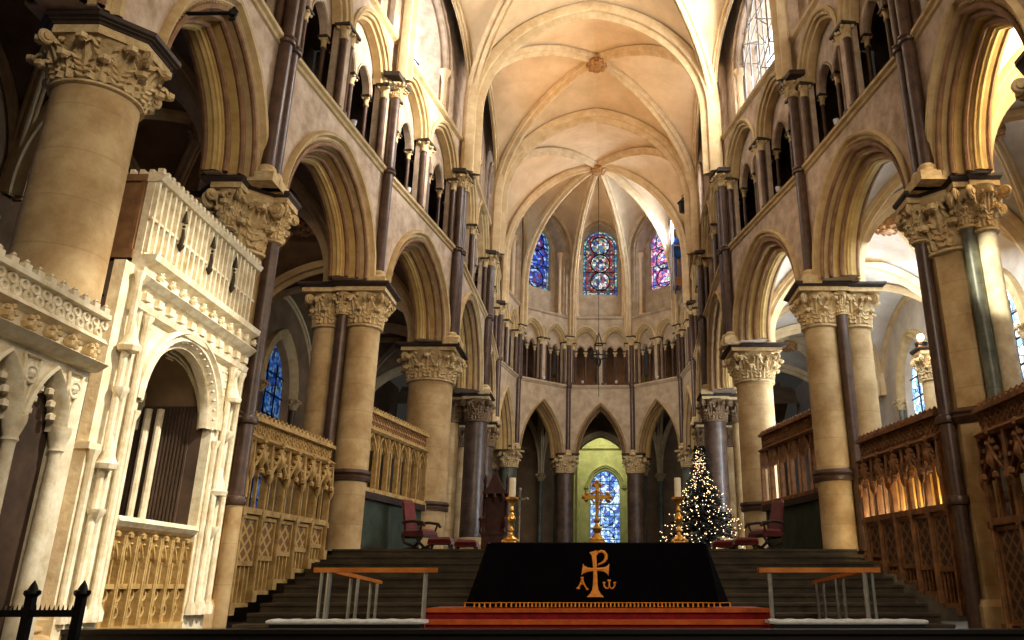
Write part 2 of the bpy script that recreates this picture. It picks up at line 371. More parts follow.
# ------------------------------------------------------------------ great piers
for side, N, sg in SIDE:
    S = lambda x: sg * x
    # A: huge round column
    if sg < 0:
        x, y = -6.49, 9.14
        t = thing('round_pier', 'huge round cream stone column with leafy capital rising behind the carved arcade, nearest on left', 'column', (x, y, FL))
        s = MB(); s.lathe(x, y, [(.52, FL), (.52, 0), (.5, 5.86), (.5, 5.88)], 32); obj('shaft', s, M['pier'], t, True)
        b = MB(); col_base(b, x, y, FL, .52, .3, 0, 32); obj('base', b, M['pier'], t, True)
        c = MB(); capital(c, x, y, 5.9, 6.5, .5, .29, 9, 32, PI / 8); obj('capital', c, M['cap'], t, True)
        a = MB(); abacus(a, x, y, 6.5, 6.74, .9, 8, PI / 8); obj('abacus', a, ABM, t)
    else:
        x, y = 6.72, 9.2
        t = thing('round_pier', 'huge round stone column nearest on the right, mostly out of view', 'column', (x, y, FL))
        s = MB(); s.lathe(x, y, [(.66, FL), (.64, 5.74)], 32); obj('shaft', s, M['pier'], t, True)
        c = MB(); capital(c, x, y, 5.78, 6.62, .64, .34, 10, 32, PI / 8); obj('capital', c, M['cap'], t, True)
        a = MB(); abacus(a, x, y, 6.62, 6.85, 1.05, 8, PI / 8); obj('abacus', a, ABM, t)
    # B: octagonal pier with marble shafts
    x, y = S(6.48), 13.62
    t = thing('clustered_pier', 'octagonal pier ringed by dark marble shafts, ' + ('right of the white tomb monument' if sg < 0 else 'right of the brown screen, partly sunlit'), 'column', (x, y, FL))
    s = MB(); s.hexa(poly(x, y, .52, 8, PI / 8), FL, 5.55); obj('core', s, M['pier'], t)
    b = MB(); moulded(b, x, y, [(.62, FL), (.62, -.3), (.56, -.2)], 8, PI / 8); obj('base', b, M['pier'], t)
    q = MB(); q.lathe(x, y, [(.56, 2.52), (.6, 2.56), (.66, 2.62), (.62, 2.66), (.66, 2.7), (.58, 2.76), (.55, 2.78)], 8, 0, PI / 8); obj('shaft_ring', q, M['marble'], t)
    c = MB(); capital(c, x, y, 5.55, 6.55, .5, .3, 8, 16, PI / 8)
    obj('capital', c, M['cap'], t, True)
    for k, (dx, dy) in enumerate(((-.6, .0), (.6, .0), (-.02, -.62), (.0, .62))):
        px, py = x - sg * -dx, y + dy
        q = MB(); q.cyl((px, py, FL), (px, py, 5.85), .125, None, 14)
        dark = 'green' if (sg > 0 and k == 2) else 'marble'
        obj('marble_shaft', q, M[dark], t, True)
        q = MB(); q.cyl((px, py, FL), (px, py, 1.25), .13, None, 14); obj('lower_shaft', q, M['pier'], t, True) if k == 0 and sg < 0 else None
        for zr in (1.3, 2.62):
            q = MB(); q.lathe(px, py, [(.125, zr - .08), (.17, zr - .06), (.185, zr), (.17, zr + .06), (.125, zr + .08)], 14); obj('shaft_ring', q, M['marble'], t, True)
        c = MB(); capital(c, px, py, 5.85, 6.55, .125, .2, 6, 12, 0); obj('capital', c, M['cap'], t, True)
        a = MB(); abacus(a, px, py, 6.55, 6.75, .46, 4, PI / 4); obj('abacus', a, ABM, t)
    a = MB(); abacus(a, x, y, 6.55, 6.76, .82, 8, PI / 8); obj('abacus', a, ABM, t)
    if sg > 0:
        q = MB(); q.cyl((6.72, 12.92, FL), (6.72, 12.92, 5.75), .16, None, 16); obj('pale_shaft', q, M['tomb'], t, True)
        c = MB(); capital(c, 6.72, 12.92, 5.75, 6.55, .16, .25, 6, 12); obj('capital', c, M['cap'], t, True)
        a = MB(); abacus(a, 6.72, 12.92, 6.55, 6.75, .45); obj('abacus', a, ABM, t)
    # C: twin columns with a marble shaft between
    x0, y = S(5.55 if sg < 0 else 5.32), 18.58
    t = thing('twin_column_pier', 'pair of slender stone columns with a dark marble shaft between, third pier on the ' + side, 'column', (x0, y, .3))
    column(t, x0, y, .7, 5.75, 6.55, .385, .24, 'pier', (.98, 4, PI / 4), 2.3, base=False)
    column(t, x0 + sg * .84, y + .05, .7, 5.75, 6.55, .35, .22, 'pier', (.96, 4, PI / 4), 2.3, base=False)
    for dy in (-.32, .32):
        q = MB(); q.cyl((x0 + sg * .43, y + dy, .7), (x0 + sg * .43, y + dy, 6.0), .13, None, 12); obj('marble_shaft', q, M['marble'], t, True)
        c = MB(); capital(c, x0 + sg * .43, y + dy, 6.0, 6.55, .13, .14, 6, 12, 0, False); obj('capital', c, M['cap'], t, True)
        a = MB(); abacus(a, x0 + sg * .43, y + dy, 6.55, 6.74, .38); obj('abacus', a, ABM, t)
    # D: single thick round pier
    x, y = S(4.98 if sg < 0 else 4.72), 23.95
    t = thing('round_pier', 'thick round stone column with square leafy capital beside the ' + ('left' if sg < 0 else 'right') + ' armchair', 'column', (x, y, .9))
    column(t, x, y, .9, 5.7, 6.55, .66 if sg < 0 else .54, .3, 'pier', (1.36 if sg < 0 else 1.28, 4, PI / 4), 2.1, 10, 32, base=False)
    # E, F: dark banded marble columns
    for nm, (ex, ey, r) in dict(E=(4.5, 30.3, .42), F=(4.95, 36.0, .4)).items():
        x, y = S(ex if sg < 0 else ex - .1), ey
        t = thing('marble_column_pair', 'dark banded marble column pair with shadowed capitals, %s pier on the %s' % (ORD[nm], side), 'column', (x, y, 1.2))
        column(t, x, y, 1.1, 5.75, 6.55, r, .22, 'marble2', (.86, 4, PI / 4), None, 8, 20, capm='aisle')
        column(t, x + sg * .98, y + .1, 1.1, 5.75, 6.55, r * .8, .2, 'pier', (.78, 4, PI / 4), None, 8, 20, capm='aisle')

# apse columns
for nm, lab in (('G', 'outer'), ('H', 'inner')):
    for side, N, sg in SIDE:
        x, y = N[nm]; d = V((x - APC[0], y - APC[1], 0)).normalized()
        x += d.x * .35; y += d.y * .35
        t = thing('apse_column', 'twin %s column of the curved far end, %s one on the %s' % ('brown marble' if nm == 'H' else 'grey green', lab, side), 'column', (x, y, 1.2))
        column(t, x, y, 1.1, 5.35, 6.1, .44 if nm == 'H' else .38, .2, 'marble2' if nm == 'H' else 'green', (.86, 4, math.atan2(d.y, d.x) + PI / 4), None, 8, 18)
        column(t, x + d.x * .9, y + d.y * .9, 1.1, 5.35, 6.1, .36, .2, 'green', (.78, 4, math.atan2(d.y, d.x) + PI / 4), None, 8, 18)

# ------------------------------------------------------------------ main arcade: arches, walls, triforium, clerestory
HOOD = [(-.1, .01), (-.1, -.06), (-.06, -.12), (-.01, -.1), (.01, -.03), (.02, .0)]
ORD1 = [(.02, 0), (.07, -.02), (.1, .02), (.12, .06), (.2, .06), (.2, .24)]
ORD2 = [(.2, .24), (.31, .24), (.31, .44), (.4, .44), (.43, .47), (.43, .5), (.47, .52), (.47, .72), (.43, .74), (.43, .8), (.31, .82), (.31, .9), (.2, .9), (.2, .96), (0, .96)]
def circ(d, t, r, n=8): return [(d + r * math.cos(2 * PI * i / n), t + r * math.sin(2 * PI * i / n)) for i in range(n)]
def arcade_arch(fr, uc, zs, s, h, label, stilt=.0, k=1.0):
    t = thing('arcade_arch', label, 'arch', tuple(fr.p(uc, .3, zs)))
    for nm, prof, mt in (('hood_mould', HOOD, 'arch'), ('outer_order', ORD1, 'arch'), ('inner_order', ORD2, 'arch2')):
        b = MB(); b.arch(fr, uc, zs, s, h, [(d * k, tt) for d, tt in prof], stilt, 14); obj(nm, b, M[mt], t, True)
    for d, tt, rr, mt in ((.17, .03, .05, 'oak2'), (.27, .2, .055, 'oak2'), (.2, .24, .028, 'arch2'), (.38, .41, .055, 'oak2'), (.31, .44, .028, 'arch2'), (.43, .6, .06, 'arch2'), (.42, .77, .055, 'oak2')):
        b = MB(); b.arch(fr, uc, zs, s, h, circ(d * k, tt, rr * min(1, k * 1.2)), stilt, 14, 0, True); obj('roll_moulding', b, M[mt], t, True)
    b = MB()                                       # row of small dog-tooth pellets round the outer order
    for u, z in arch_curve(s, h, .1 * k, 30, 0)[1:-1]: b.ball(fr.p(uc + u, .02, zs + z), .03, 5)
    for u, z in arch_curve(s, h, .43 * k, 26, 0)[1:-1]: b.ball(fr.p(uc + u, .53, zs + z), .03, 5)
    obj('pellets', b, M['arch'], t, True)
    return t
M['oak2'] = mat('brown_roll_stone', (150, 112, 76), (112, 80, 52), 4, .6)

def small_cap(mb, x, y, z, r, h):
    mb.lathe(x, y, [(r * 1.2, z - .03), (r * 1.35, z), (r * 1.1, z + .03), (r * 1.15, z + .4 * h), (r * 1.6, z + .75 * h), (r * 2.1, z + .82 * h)], 10)
    for i in range(4):
        a = PI / 4 + i * PI / 2; mb.ball((x + math.cos(a) * r * 2.0, y + math.sin(a) * r * 2.0, z + .68 * h), r * .6, 6)
def triforium(fr, L, label, ends=.0, apse=False):
    t = thing('triforium_arcade', label, 'arcade', tuple(fr.p(L / 2, 0, ZS)), 'triforium arcades')
    ctr = (L / 2 - L * .235, L / 2 + L * .235); s = L * (.212 if not apse else .2); h = max(s * 1.18, 1.15 if not apse else .85)
    zt = ZT if not apse else 12.1
    top = ZC
    p = MB(); p.wall(fr, 0, L, ZS, top, 0, [(c, zt, s, h) for c in ctr]); obj('arcade_wall', p, M['stone' if not apse else 'apse'], t)
    a = MB()
    for c in ctr:
        a.arch(fr, c, zt, s, h, [(-.12, 0), (-.12, -.05), (-.06, -.08), (0, -.04), (0, .02), (.04, .0), (.08, .03), (.08, .12), (.12, .1), (.16, .13), (.16, .34)], 0, 10)
    obj('arch_moulding', a, M['arch'], t, True)
    j = MB(); ins = s - .15
    for c in ctr:
        for q in (-1, 1): j.fbox(fr, *sorted((c + q * s, c + q * (s - .1))), .16, .3, ZS, zt)
        s2 = ins / 2 - .04; zs2 = zt - .34; sub = (c - ins / 2, c + ins / 2); h2 = s2 * 1.45
        def low(u):
            for q in sub:
                if abs(u - q) < s2:
                    cc = arch_curve(s2, h2, 0, 16); return zs2 + min(((abs(uu - (u - q)), z) for uu, z in cc))[1]
            return zs2
        oc = arch_curve(s, h, .1, 30)
        def high(u): return zt + (min(((abs(uu - (u - c)), z) for uu, z in oc))[1])
        us = [c - ins - .06 + (2 * ins + .12) * k / 44 for k in range(45)]
        j.grid([[fr.p(u, .36, low(u)) for u in us], [fr.p(u, .36, max(high(u), low(u) + .01)) for u in us]])
        for q in sub: j.arch(fr, q, zs2, s2, h2, [(-.03, .36), (-.03, .32), (.02, .34), (.04, .38), (.04, .56)], 0, 8)
    obj('tympanum', j, M['stone' if not apse else 'apse'], t)
    shafts = []
    for c in ctr:
        shafts += [(c - s + .03, .06, .085, zt), (c + s - .03, .06, .085, zt), (c, .46, .065, zt - .34), (c - ins - .0, .47, .055, zt - .34), (c + ins, .47, .055, zt - .34)]
    for u, tt, r, z in shafts:
        if apse: r *= .95
        q = fr.p(u, tt, 0); hh = .34 if r > .07 else .26
        b = MB(); b.lathe(q.x, q.y, [(r * 1.9, ZS), (r * 1.9, ZS + .1), (r * 1.4, ZS + .15), (r * 1.5, ZS + .2), (r, ZS + .26), (r, z - hh)], 10)
        obj('shaft', b, M['marble'], t, True)
        b = MB(); small_cap(b, q.x, q.y, z - hh, r, hh); obj('capital', b, M['cap'], t, True)
        b = MB(); b.hexa([fr.xy(u + a_ * r * 2.1, tt + b_ * r * 2.1) for a_, b_ in ((-1, -1), (1, -1), (1, 1), (-1, 1))], z - hh * .22, z); obj('abacus', b, M['abacus'], t)
    k = MB()
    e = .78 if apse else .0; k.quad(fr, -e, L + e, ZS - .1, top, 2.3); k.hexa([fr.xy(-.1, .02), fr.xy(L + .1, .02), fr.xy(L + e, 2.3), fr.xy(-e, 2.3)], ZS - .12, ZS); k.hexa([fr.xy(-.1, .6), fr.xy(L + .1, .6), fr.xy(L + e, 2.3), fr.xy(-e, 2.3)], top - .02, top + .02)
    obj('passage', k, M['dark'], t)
    return t

walls = {}
wn = 0
BAYNAME = dict(WA='nearest', AB='second', BC='third', CD='fourth', DE='fifth', EF='sixth')
for side, N, sg in SIDE:
    face = MB(); courses = MB(); cl = MB(); back = MB()
    for i in range(6):
        k0, k1 = CHAIN[i], CHAIN[i + 1]; P, Q = N[k0], N[k1]
        fr = Fr(P, Q, (sg * 20, (P[1] + Q[1]) / 2)); L = fr.L; nm = k0 + k1
        uc = L / 2 + .22; s = {'WA': 2.0, 'AB': 1.72, 'BC': 2.12, 'CD': 2.12, 'DE': 2.55, 'EF': 2.3}[nm]; h = {'AB': 2.42, 'DE': 2.75}.get(nm, 2.46)
        face.wall(fr, 0, L, ZAB, ZS, 0, [(uc, ZAB, s, h)])
        back.wall(fr, 0, L, ZAB, ZS, .96, [(uc, ZAB, s, h)])
        [(face.fbox(fr, 0, uc - s + d, a, b_, ZAB - .01, ZAB + .03), face.fbox(fr, uc + s - d, L, a, b_, ZAB - .01, ZAB + .03)) for d, a, b_ in ((.03, .01, .06), (.19, .06, .24), (.3, .24, .46), (.42, .46, .78), (.2, .78, .95))]
        arcade_arch(fr, uc, ZAB, s, h, 'moulded pointed arch of the %s arcade, %s bay counted from the viewer' % (side, BAYNAME[nm]))
        triforium(fr, L, 'gallery of dark shafts under small pointed arches, %s wall, %s bay from the viewer' % (side, BAYNAME[nm]))
        courses.course(fr, 0, L, [(0, ZS - .12), (-.05, ZS - .1), (-.07, ZS - .05), (-.13, ZS - .02), (-.14, ZS + .04), (-.09, ZS + .08), (0, ZS + .1)])
        courses.course(fr, 0, L, [(.0, ZC - .1), (-.1, ZC - .04), (-.12, ZC + .04), (0, ZC + .08), (.5, ZC + .08), (.5, ZC - .1)])
        cs_ = min(1.8, L / 2 - .62); wc = [(L / 2, 15.7, cs_, 2.2)]
        cl.wall(fr, 0, L, ZC, 19.6, .3, wc); 
        cl.arch(fr, L / 2, 15.7, cs_, 2.2, [(-.14, .3), (-.14, .22), (0, .2), (0, .3), (.08, .26), (.12, .32), (.12, .5), (.2, .5), (.2, 1.3)], 2.0, 10)
        if nm not in ('WA',):
            wn += 1
            w = MB(); pr = MB()
            c = arch_curve(cs_ - .2, 2.0, 0, 10, 2.0)
            w.add([fr.p(L / 2 + u, 1.3, 15.7 + z) for u, z in c], [tuple(range(len(c)))])
            o = bpy.data.objects.new('window_%d' % wn, None); COL.objects.link(o); o['kind'] = 'structure'; o.location = fr.p(L / 2, 1.3, 13.7)
            obj('pane', w, M['white' if sg > 0 or nm in ('CD',) else 'g_day'], o)
            for u in (-.5, .5): pr.fbox(fr, L / 2 + u - .02, L / 2 + u + .02, 1.24, 1.3, 13.7, 17.2)
            for z in (14.7, 16.0): pr.fbox(fr, L / 2 - cs_ + .2, L / 2 + cs_ - .2, 1.24, 1.29, z - .02, z + .02)
            obj('window_frame', pr, M['iron'], o)
            for q in (-1, 1):
                u = L / 2 + q * (cs_ - .12); xy = fr.p(u, .36, 0); g = MB()
                g.lathe(xy.x, xy.y, [(.14, 13.68), (.14, 13.8), (.09, 13.95), (.085, 15.3), (.1, 15.35), (.1, 15.4), (.12, 15.5), (.19, 15.62), (.19, 15.7)], 12); obj('colonnette', g, M['web'], o, True)
    o = struct('wall_%s' % side, face, M['stone']); obj('string_course', courses, M['arch'], o); obj('clerestory', cl, M['stone'], o); obj('aisle_face', back, M['aisle'], o)
    # wall shafts that carry the vault
    for nm in 'BCDEF':
        P = N[nm]; i = CHAIN.index(nm); fr = Fr(N[CHAIN[i - 1]], P, (sg * 20, P[1])); L = fr.L
        us = (-.15, .15) if nm in 'ABDE' else (0,)
        t = thing('vault_shaft', '%s dark shaft climbing the %s wall above the %s pier' % ('double' if len(us) > 1 else 'single', side, ORD[nm]), 'shaft', tuple(fr.p(L, -.12, 6.9)))
        for u in us:
            q = fr.p(L + u, -.12, 0)
            thin_shaft(t, q.x, q.y, 6.8, 11.85 if nm not in 'B' else 13.4, .125, (ZS,), 'marble', .4)
            b = MB(); b.box(q.x - .225, q.y - .225, 6.68, q.x + .225, q.y + .225, 6.86); obj('plinth', b, M['cap'], t)
        a = MB(); a.hexa([fr.xy(L + uu, tt) for uu, tt in ((-.5, .05), (-.42, -.34), (.42, -.34), (.5, .05))], ZV - .13, ZV); obj('abacus', a, ABM, t)

# apse walls
fa = MB(); ca = MB(); up = MB(); bk = MB()
AP = [LN['F'], LN['G'], LN['H'], RN['H'], RN['G'], RN['F']]
APN = ['far left', 'left', 'middle', 'right', 'far right']
FORM = {}
for i in range(5):
    P, Q = AP[i], AP[i + 1]; mid = ((P[0] + Q[0]) / 2, (P[1] + Q[1]) / 2)
    fr = Fr(P, Q, (mid[0] * 3 - 2 * APC[0], mid[1] * 3 - 2 * APC[1])); L = fr.L
    s, h = min(1.32, L / 2 - .25), 2.75
    fa.wall(fr, 0, L, 6.1, ZS, 0, [(L / 2, 6.1, s, h)]); bk.wall(fr, 0, L, 6.1, ZS, .96, [(L / 2, 6.1, s, h)])
    arcade_arch(fr, L / 2, 6.1, s, h, 'steep pointed arch of the curved apse, %s of its five bays' % APN[i], 0, .42)
    triforium(fr, L, 'apse gallery of paired dark shafts, %s of its five bays' % APN[i], 0, True)
    ca.course(fr, 0, L, [(0, ZS - .12), (-.05, ZS - .1), (-.07, ZS - .05), (-.13, ZS - .02), (-.14, ZS + .04), (-.09, ZS + .08), (0, ZS + .1)])
    ca.course(fr, 0, L, [(.0, 13.4), (-.1, 13.46), (-.12, 13.54), (0, 13.58), (.9, 13.58), (.9, 13.4)])
    up.wall(fr, 0, L, 13.58, 20.5, .0, [(L / 2, 17.2, L / 2 - .28, 2.0)])
    up.arch(fr, L / 2, 17.2, L / 2 - .28, 2.0, [(-.1, 0), (-.1, -.06), (0, -.08), (0, .05), (.08, .03), (.1, .1), (.1, .8)], 3.6, 10)
    ws = .95 if i != 2 else .98; wz = 18.0 if i == 2 else 17.65
    up.wall(fr, .3, L - .3, 13.58, 20.3, .8, [(L / 2, wz, ws, 1.0)])
    up.quad(fr, L / 2 - ws, L / 2 + ws, 13.58, 15.1, .8)
    up.arch(fr, L / 2, wz, ws, 1.0, [(0, .8), (.05, 1.0), (.05, 1.05)], wz - 15.1, 10)
    wn += 1
    o = bpy.data.objects.new('window_%d' % wn, None); COL.objects.link(o); o['kind'] = 'structure'; o.location = fr.p(L / 2, 1, 15)
    gm = (M['g_day'], M['g_blue'], M['g_mid'], M['g_pink'], M['g_pink'])[i]
    def outl(sh, tt):
        c = arch_curve(ws - sh, max(1.0 - sh, ws - sh), 0, 10, wz - 15.1 - sh)
        return [fr.p(L / 2 + u, tt, wz + z) for u, z in c]
    b = MB(); q = outl(.18, .98); b.add(q, [tuple(range(len(q)))]); obj('pane', b, gm, o)
    b = MB(); q0 = outl(.04, .985); b.grid([q0 + q0[:1], outl(.18, .985) + q[:1]]); obj('border', b, M['g_bord' if i in (1, 2) else 'g_pink'], o)
    b = MB(); q1 = outl(.0, .95); q2 = outl(.05, .95); b.grid([q1 + q1[:1], q2 + q2[:1]])
    q1 = outl(.165, .96); q2 = outl(.2, .96); b.grid([q1 + q1[:1], q2 + q2[:1]])
    for zc in (15.95, 17.02, 18.1):
        zc = zc if i == 2 else zc - .25
        cc = fr.p(L / 2, .95, zc); b.torus(cc, fr.U, (0, 0, 1), .53, .035, 28, 6)
        d = MB(); d.add([cc + fr.U * math.cos(2 * PI * k / 24) * .52 + V((0, 0, 1)) * math.sin(2 * PI * k / 24) * .52 + fr.T * .01 for k in range(24)], [tuple(range(24))])
        obj('medallion', d, M['g_med'] if i in (2,) else gm, o)
    for zc in (15.4, 16.5, 17.55): b.fbox(fr, L / 2 - ws, L / 2 + ws, .94, .97, zc - .02, zc + .02)
    b.quad(fr, L / 2 - ws, L / 2 + ws, 15.1, 15.16, .93)
    obj('window_frame', b, M['iron'], o)
    for q in (-1, 1):
        xy = fr.p(L / 2 + q * (L / 2 - .42), .3, 0); g = MB()
        g.lathe(xy.x, xy.y, [(.17, 13.58), (.17, 13.7), (.1, 13.85), (.095, 16.7), (.1, 16.75), (.12, 16.9), (.22, 17.1), (.22, 17.2)], 12); obj('colonnette', g, M['web'], o, True)
o = struct('wall_apse', fa, M['apse']); obj('string_course', ca, M['apse'], o); obj('clerestory', up, M['apse'], o); obj('ambulatory_face', bk, M['aisle'], o)
for nm, lab in (('G', 'outer'), ('H', 'inner')):
    for side, N, sg in SIDE:
        x, y = N[nm]; d = V((x - APC[0], y - APC[1], 0)).normalized()
        t = thing('vault_shaft', 'slim dark shaft on the curved apse wall, %s one on the %s' % (lab, side), 'shaft', (x, y, 6.1))
        thin_shaft(t, x - d.x * .1, y - d.y * .1, 6.2, 11.95, .12, (ZS,), 'marble', .36)
        a = MB(); abacus(a, x - d.x * .1, y - d.y * .1, 12.3, 12.42, .36, 4, math.atan2(d.y, d.x) + PI / 4); obj('abacus', a, ABM, t)

# ------------------------------------------------------------------ vaults
def rib_curve(P, Q, z0, zst, zap, n=18, am=82):
    P = V((P[0], P[1], 0)); Q = V((Q[0], Q[1], 0)); A = math.radians(am); out = []
    if zst > z0 + .05: out.append(V((P.x, P.y, z0)))
    for i in range(n + 1):
        a = A * i / n; f = (1 - math.cos(a)) / (1 - math.cos(A)); q = P.lerp(Q, f)
        out.append(V((q.x, q.y, zst + (zap - zst) * math.sin(a) / math.sin(A))))
    return out
RIBP = [(x, y * 1.25) for x, y in [(-.5, -.02), (-.5, .2), (-.42, .34), (-.3, .36), (-.22, .28), (-.16, .42), (-.06, .6), (.06, .6), (.16, .42), (.22, .28), (.3, .36), (.42, .34), (.5, .2), (.5, -.02)]]
def rib(mb, c, w, k=1.0, m=0):
    d = (c[-1] - c[0]); d.z = 0; b = V((-d.y, d.x, 0)).normalized(); rows = []
    for i, p in enumerate(c):
        t = (c[min(i + 1, len(c) - 1)] - c[max(i - 1, 0)]).normalized(); n = t.cross(b)
        if n.z > 0 or (abs(n.z) < .05 and n.dot(d) < 0): n = -n
        n = -n if n.dot(V((d.x, d.y, 0))) < 0 and abs(n.z) < .2 else n
        rows.append([p + b * x * w + n * y * w * k for x, y in RIBP])
    mb.grid(rows, m)
def web(mb, c1, c2, m=0, lift=.08, k=5):
    rows = []
    for p, q in zip(c1, c2):
        ln = (p - q).length; rows.append([p.lerp(q, s / k) + V((0, 0, 4 * (s / k) * (1 - s / k) * lift * min(ln, 3) * .5)) for s in range(k + 1)])
    mb.grid(rows, m)
def pellet_row(mb, c, w, k=1.0, step=.22):
    return

def keystone(parent, c, r):
    b = MB(); x, y, z = c
    b.lathe(x, y, [(.12, z - .05), (r, z - .1), (r * 1.05, z - .22), (r * .8, z - .34), (r * .35, z - .4), (.02, z - .4)], 20)
    for i in range(8):
        a = 2 * PI * i / 8; b.ball((x + math.cos(a) * r * .85, y + math.sin(a) * r * .85, z - .28), r * .26, 6)
        b.ball((x + math.cos(a + .39) * r * .55, y + math.sin(a + .39) * r * .55, z - .36), r * .2, 6)
    obj('boss', b, M['bossg'], parent, True)
M['bossg'] = mat('gilded_boss', (196, 150, 92), (120, 80, 48), 12, .5, .2)

def inn(nm, N, sg, dz=.18): return (N[nm][0] - sg * dz, N[nm][1])
l = {k: inn(k, LN, -1) for k in LN}; r = {k: inn(k, RN, 1) for k in RN}
def mid(a, b): return ((a[0] + b[0]) / 2, (a[1] + b[1]) / 2)
def ceiling(name, corners, boss, walls_, trans, zap, mats=('web', 'rib'), z0=ZV, zst=ZST, form=17.4, wr=.42, wt=.62, extra=()):
    """corners: ordered list of springers; cell kinds between successive corners: 'wall' or 'trans' (with apex point) """
    w = MB(); n = len(corners); ribs = []
    for i in range(n):
        P, Q = corners[i], corners[(i + 1) % n]; kind = walls_[i]
        if kind is None: continue
        mp = mid(P, Q) if kind[0] == 'wall' else kind[2]
        za = kind[1]
        for C in (P, Q):
            c1 = rib_curve(C, boss, z0, zst, zap); c2 = rib_curve(C, mp, z0, zst if kind[0] != 'wall' else zst + kind[2], za)
            m = min(len(c1), len(c2)); web(w, c1[-m:], c2[-m:])
            if kind[0] == 'trans' and kind[3]: ribs.append((c2, wt))
            if kind[0] == 'wall': ribs.append((c2, .22))
    o = struct(name, w, M[mats[0]], True)
    for C in list(corners) + list(extra): ribs.append((rib_curve(C, boss, z0, zst, zap), wr))
    for c, ww in ribs:
        b = MB(); rib(b, c, ww); obj('rib', b, M[mats[1]], o, True)
    keystone(o, (boss[0], boss[1], zap - .1), .38)
    return o
# near sexpartite vault over B..D, the quadripartite bay D..E, and the radiating apse vault
ceiling('ceiling', [l['B'], r['B'], r['C'], r['D'], l['D'], l['C']], (-.02, 18.2),
        [('trans', 18.9, mid(l['B'], r['B']), True), ('wall', 17.9, .6), ('wall', 17.9, .6), None, ('wall', 17.9, .6), ('wall', 17.9, .6)], None, 19.5)
ceiling('ceiling.001', [l['D'], r['D'], r['E'], l['E']], (-.02, 26.7),
        [('trans', 18.9, mid(l['D'], r['D']), True), ('wall', 18.2, .6), None, ('wall', 18.2, .6)], None, 19.25)
w = MB()                                            # the open sides of the two cells above
for C in (l['D'], r['D']):
    c1 = rib_curve(C, (-.02, 18.2), ZV, ZST, 19.5); c2 = rib_curve(C, mid(l['D'], r['D']), ZV, ZST, 18.9); web(w, c1, c2)
for C in (l['E'], r['E']):
    c1 = rib_curve(C, (-.02, 26.7), ZV, ZST, 19.25); c2 = rib_curve(C, mid(l['E'], r['E']), ZV, ZST, 18.9); web(w, c1, c2)
struct('ceiling.002', w, M['web'], True)
AB_ = (.05, 36.1)
ceiling('ceiling.003', [l['E'], r['E'], r['F'], r['G'], r['H'], l['H'], l['G'], l['F']], AB_,
        [('trans', 18.9, mid(l['E'], r['E']), True), ('wall', 18.4, .8)] + [('wall', 19.35, 2.4)] * 5 + [('wall', 18.4, .8)], None, 19.75, wr=.4)
w = MB()
for C in (l['B'], r['B']):
    c = rib_curve(C, mid(l['B'], r['B']), ZV, ZST, 18.9); web(w, c, [V((p.x, p.y - 14, p.z)) for p in c])
struct('ceiling.004', w, M['web'], True)

# ------------------------------------------------------------------ aisles behind the arcades
XA = 10.9
for side, N, sg in SIDE:
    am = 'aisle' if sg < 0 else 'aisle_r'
    ys = [N[k][1] + .4 for k in CHAIN]
    inner = [(N[k][0] + sg * 1.0, N[k][1] + .4) for k in CHAIN]; outer = [(sg * XA, yy) for yy in ys]
    for i in range(6):
        a, b, c, d = inner[i], inner[i + 1], outer[i + 1], outer[i]; bs = mid(mid(a, b), mid(c, d))
        nm = 'ceiling.%03d' % (10 + i + (10 if sg > 0 else 0))
        ceiling(nm, [a, b, c, d], bs, [('wall', 9.3, 0), ('trans', 9.6, mid(b, c), True), ('wall', 9.6, 0), ('trans', 9.6, mid(a, d), i == 0)], None, 9.9, (am, 'rib'), ZAB, ZAB + .3, wr=.28, wt=.45)
    wl = MB(); cs = MB()
    fr = Fr((sg * XA, -2), (sg * XA, 44), (sg * 30, 20))
    wins = [(ys[i] + ys[i + 1]) / 2 + 2 for i in range(6)]
    wl.wall(fr, 0, 46, NF, 10.2, 0, [(u, 6.2, 1.3, 1.8) for u in wins]); 
    for u in wins: wl.quad(fr, u - 1.3, u + 1.3, NF, 2.2, 0); wl.arch(fr, u, 6.2, 1.3, 1.8, [(0, 0), (.16, .24)], 4.0, 9)
    o = struct('wall_aisle_%s' % side, wl, M[am])
    for zz in (1.9,): cs.course(fr, 0, 46, [(0, zz), (-.1, zz + .06), (-.1, zz + .14), (0, zz + .2)])
    obj('string_course', cs, M['arch'], o)
    for u in wins:
        wn += 1
        w_ = bpy.data.objects.new('window_%d' % wn, None); COL.objects.link(w_); w_['kind'] = 'structure'; w_.location = fr.p(u, .45, 2.2)
        c = arch_curve(1.15, 1.65, 0, 9, 4.0); b = MB(); b.add([fr.p(u + x, .2, 6.2 + z) for x, z in c], [tuple(range(len(c)))])
        obj('pane', b, M['g_dim' if sg < 0 else 'g_day'], w_)
        b = MB()
        for k in range(7): b.fbox(fr, u - 1.15, u + 1.15, .14, .18, 2.6 + k * .7, 2.64 + k * .7)
        for x in (-.4, .4): b.fbox(fr, u + x - .02, u + x + .02, .14, .18, 2.2, 7.2)
        obj('window_frame', b, M['iron'], w_)
        t = thing('window_arch', 'shafted arch framing an aisle window behind the %s arcade, %s bay from the viewer' % (side, list(BAYNAME.values())[wins.index(u)]), 'arch', tuple(fr.p(u, -.1, 2.1)))
        for q in (-1, 1):
            xy = fr.p(u + q * 1.5, -.13, 0); thin_shaft(t, xy.x, xy.y, 2.1, 5.85, .1, (), 'marble' if sg < 0 else 'green', .35)
        b = MB(); b.arch(fr, u, 6.2, 1.62, 2.1, [(-.08, 0), (-.08, -.18), (0, -.22), (.08, -.16), (.16, -.22), (.24, -.14), (.3, 0)], 0, 12); obj('arch_moulding', b, M['arch'], t, True)

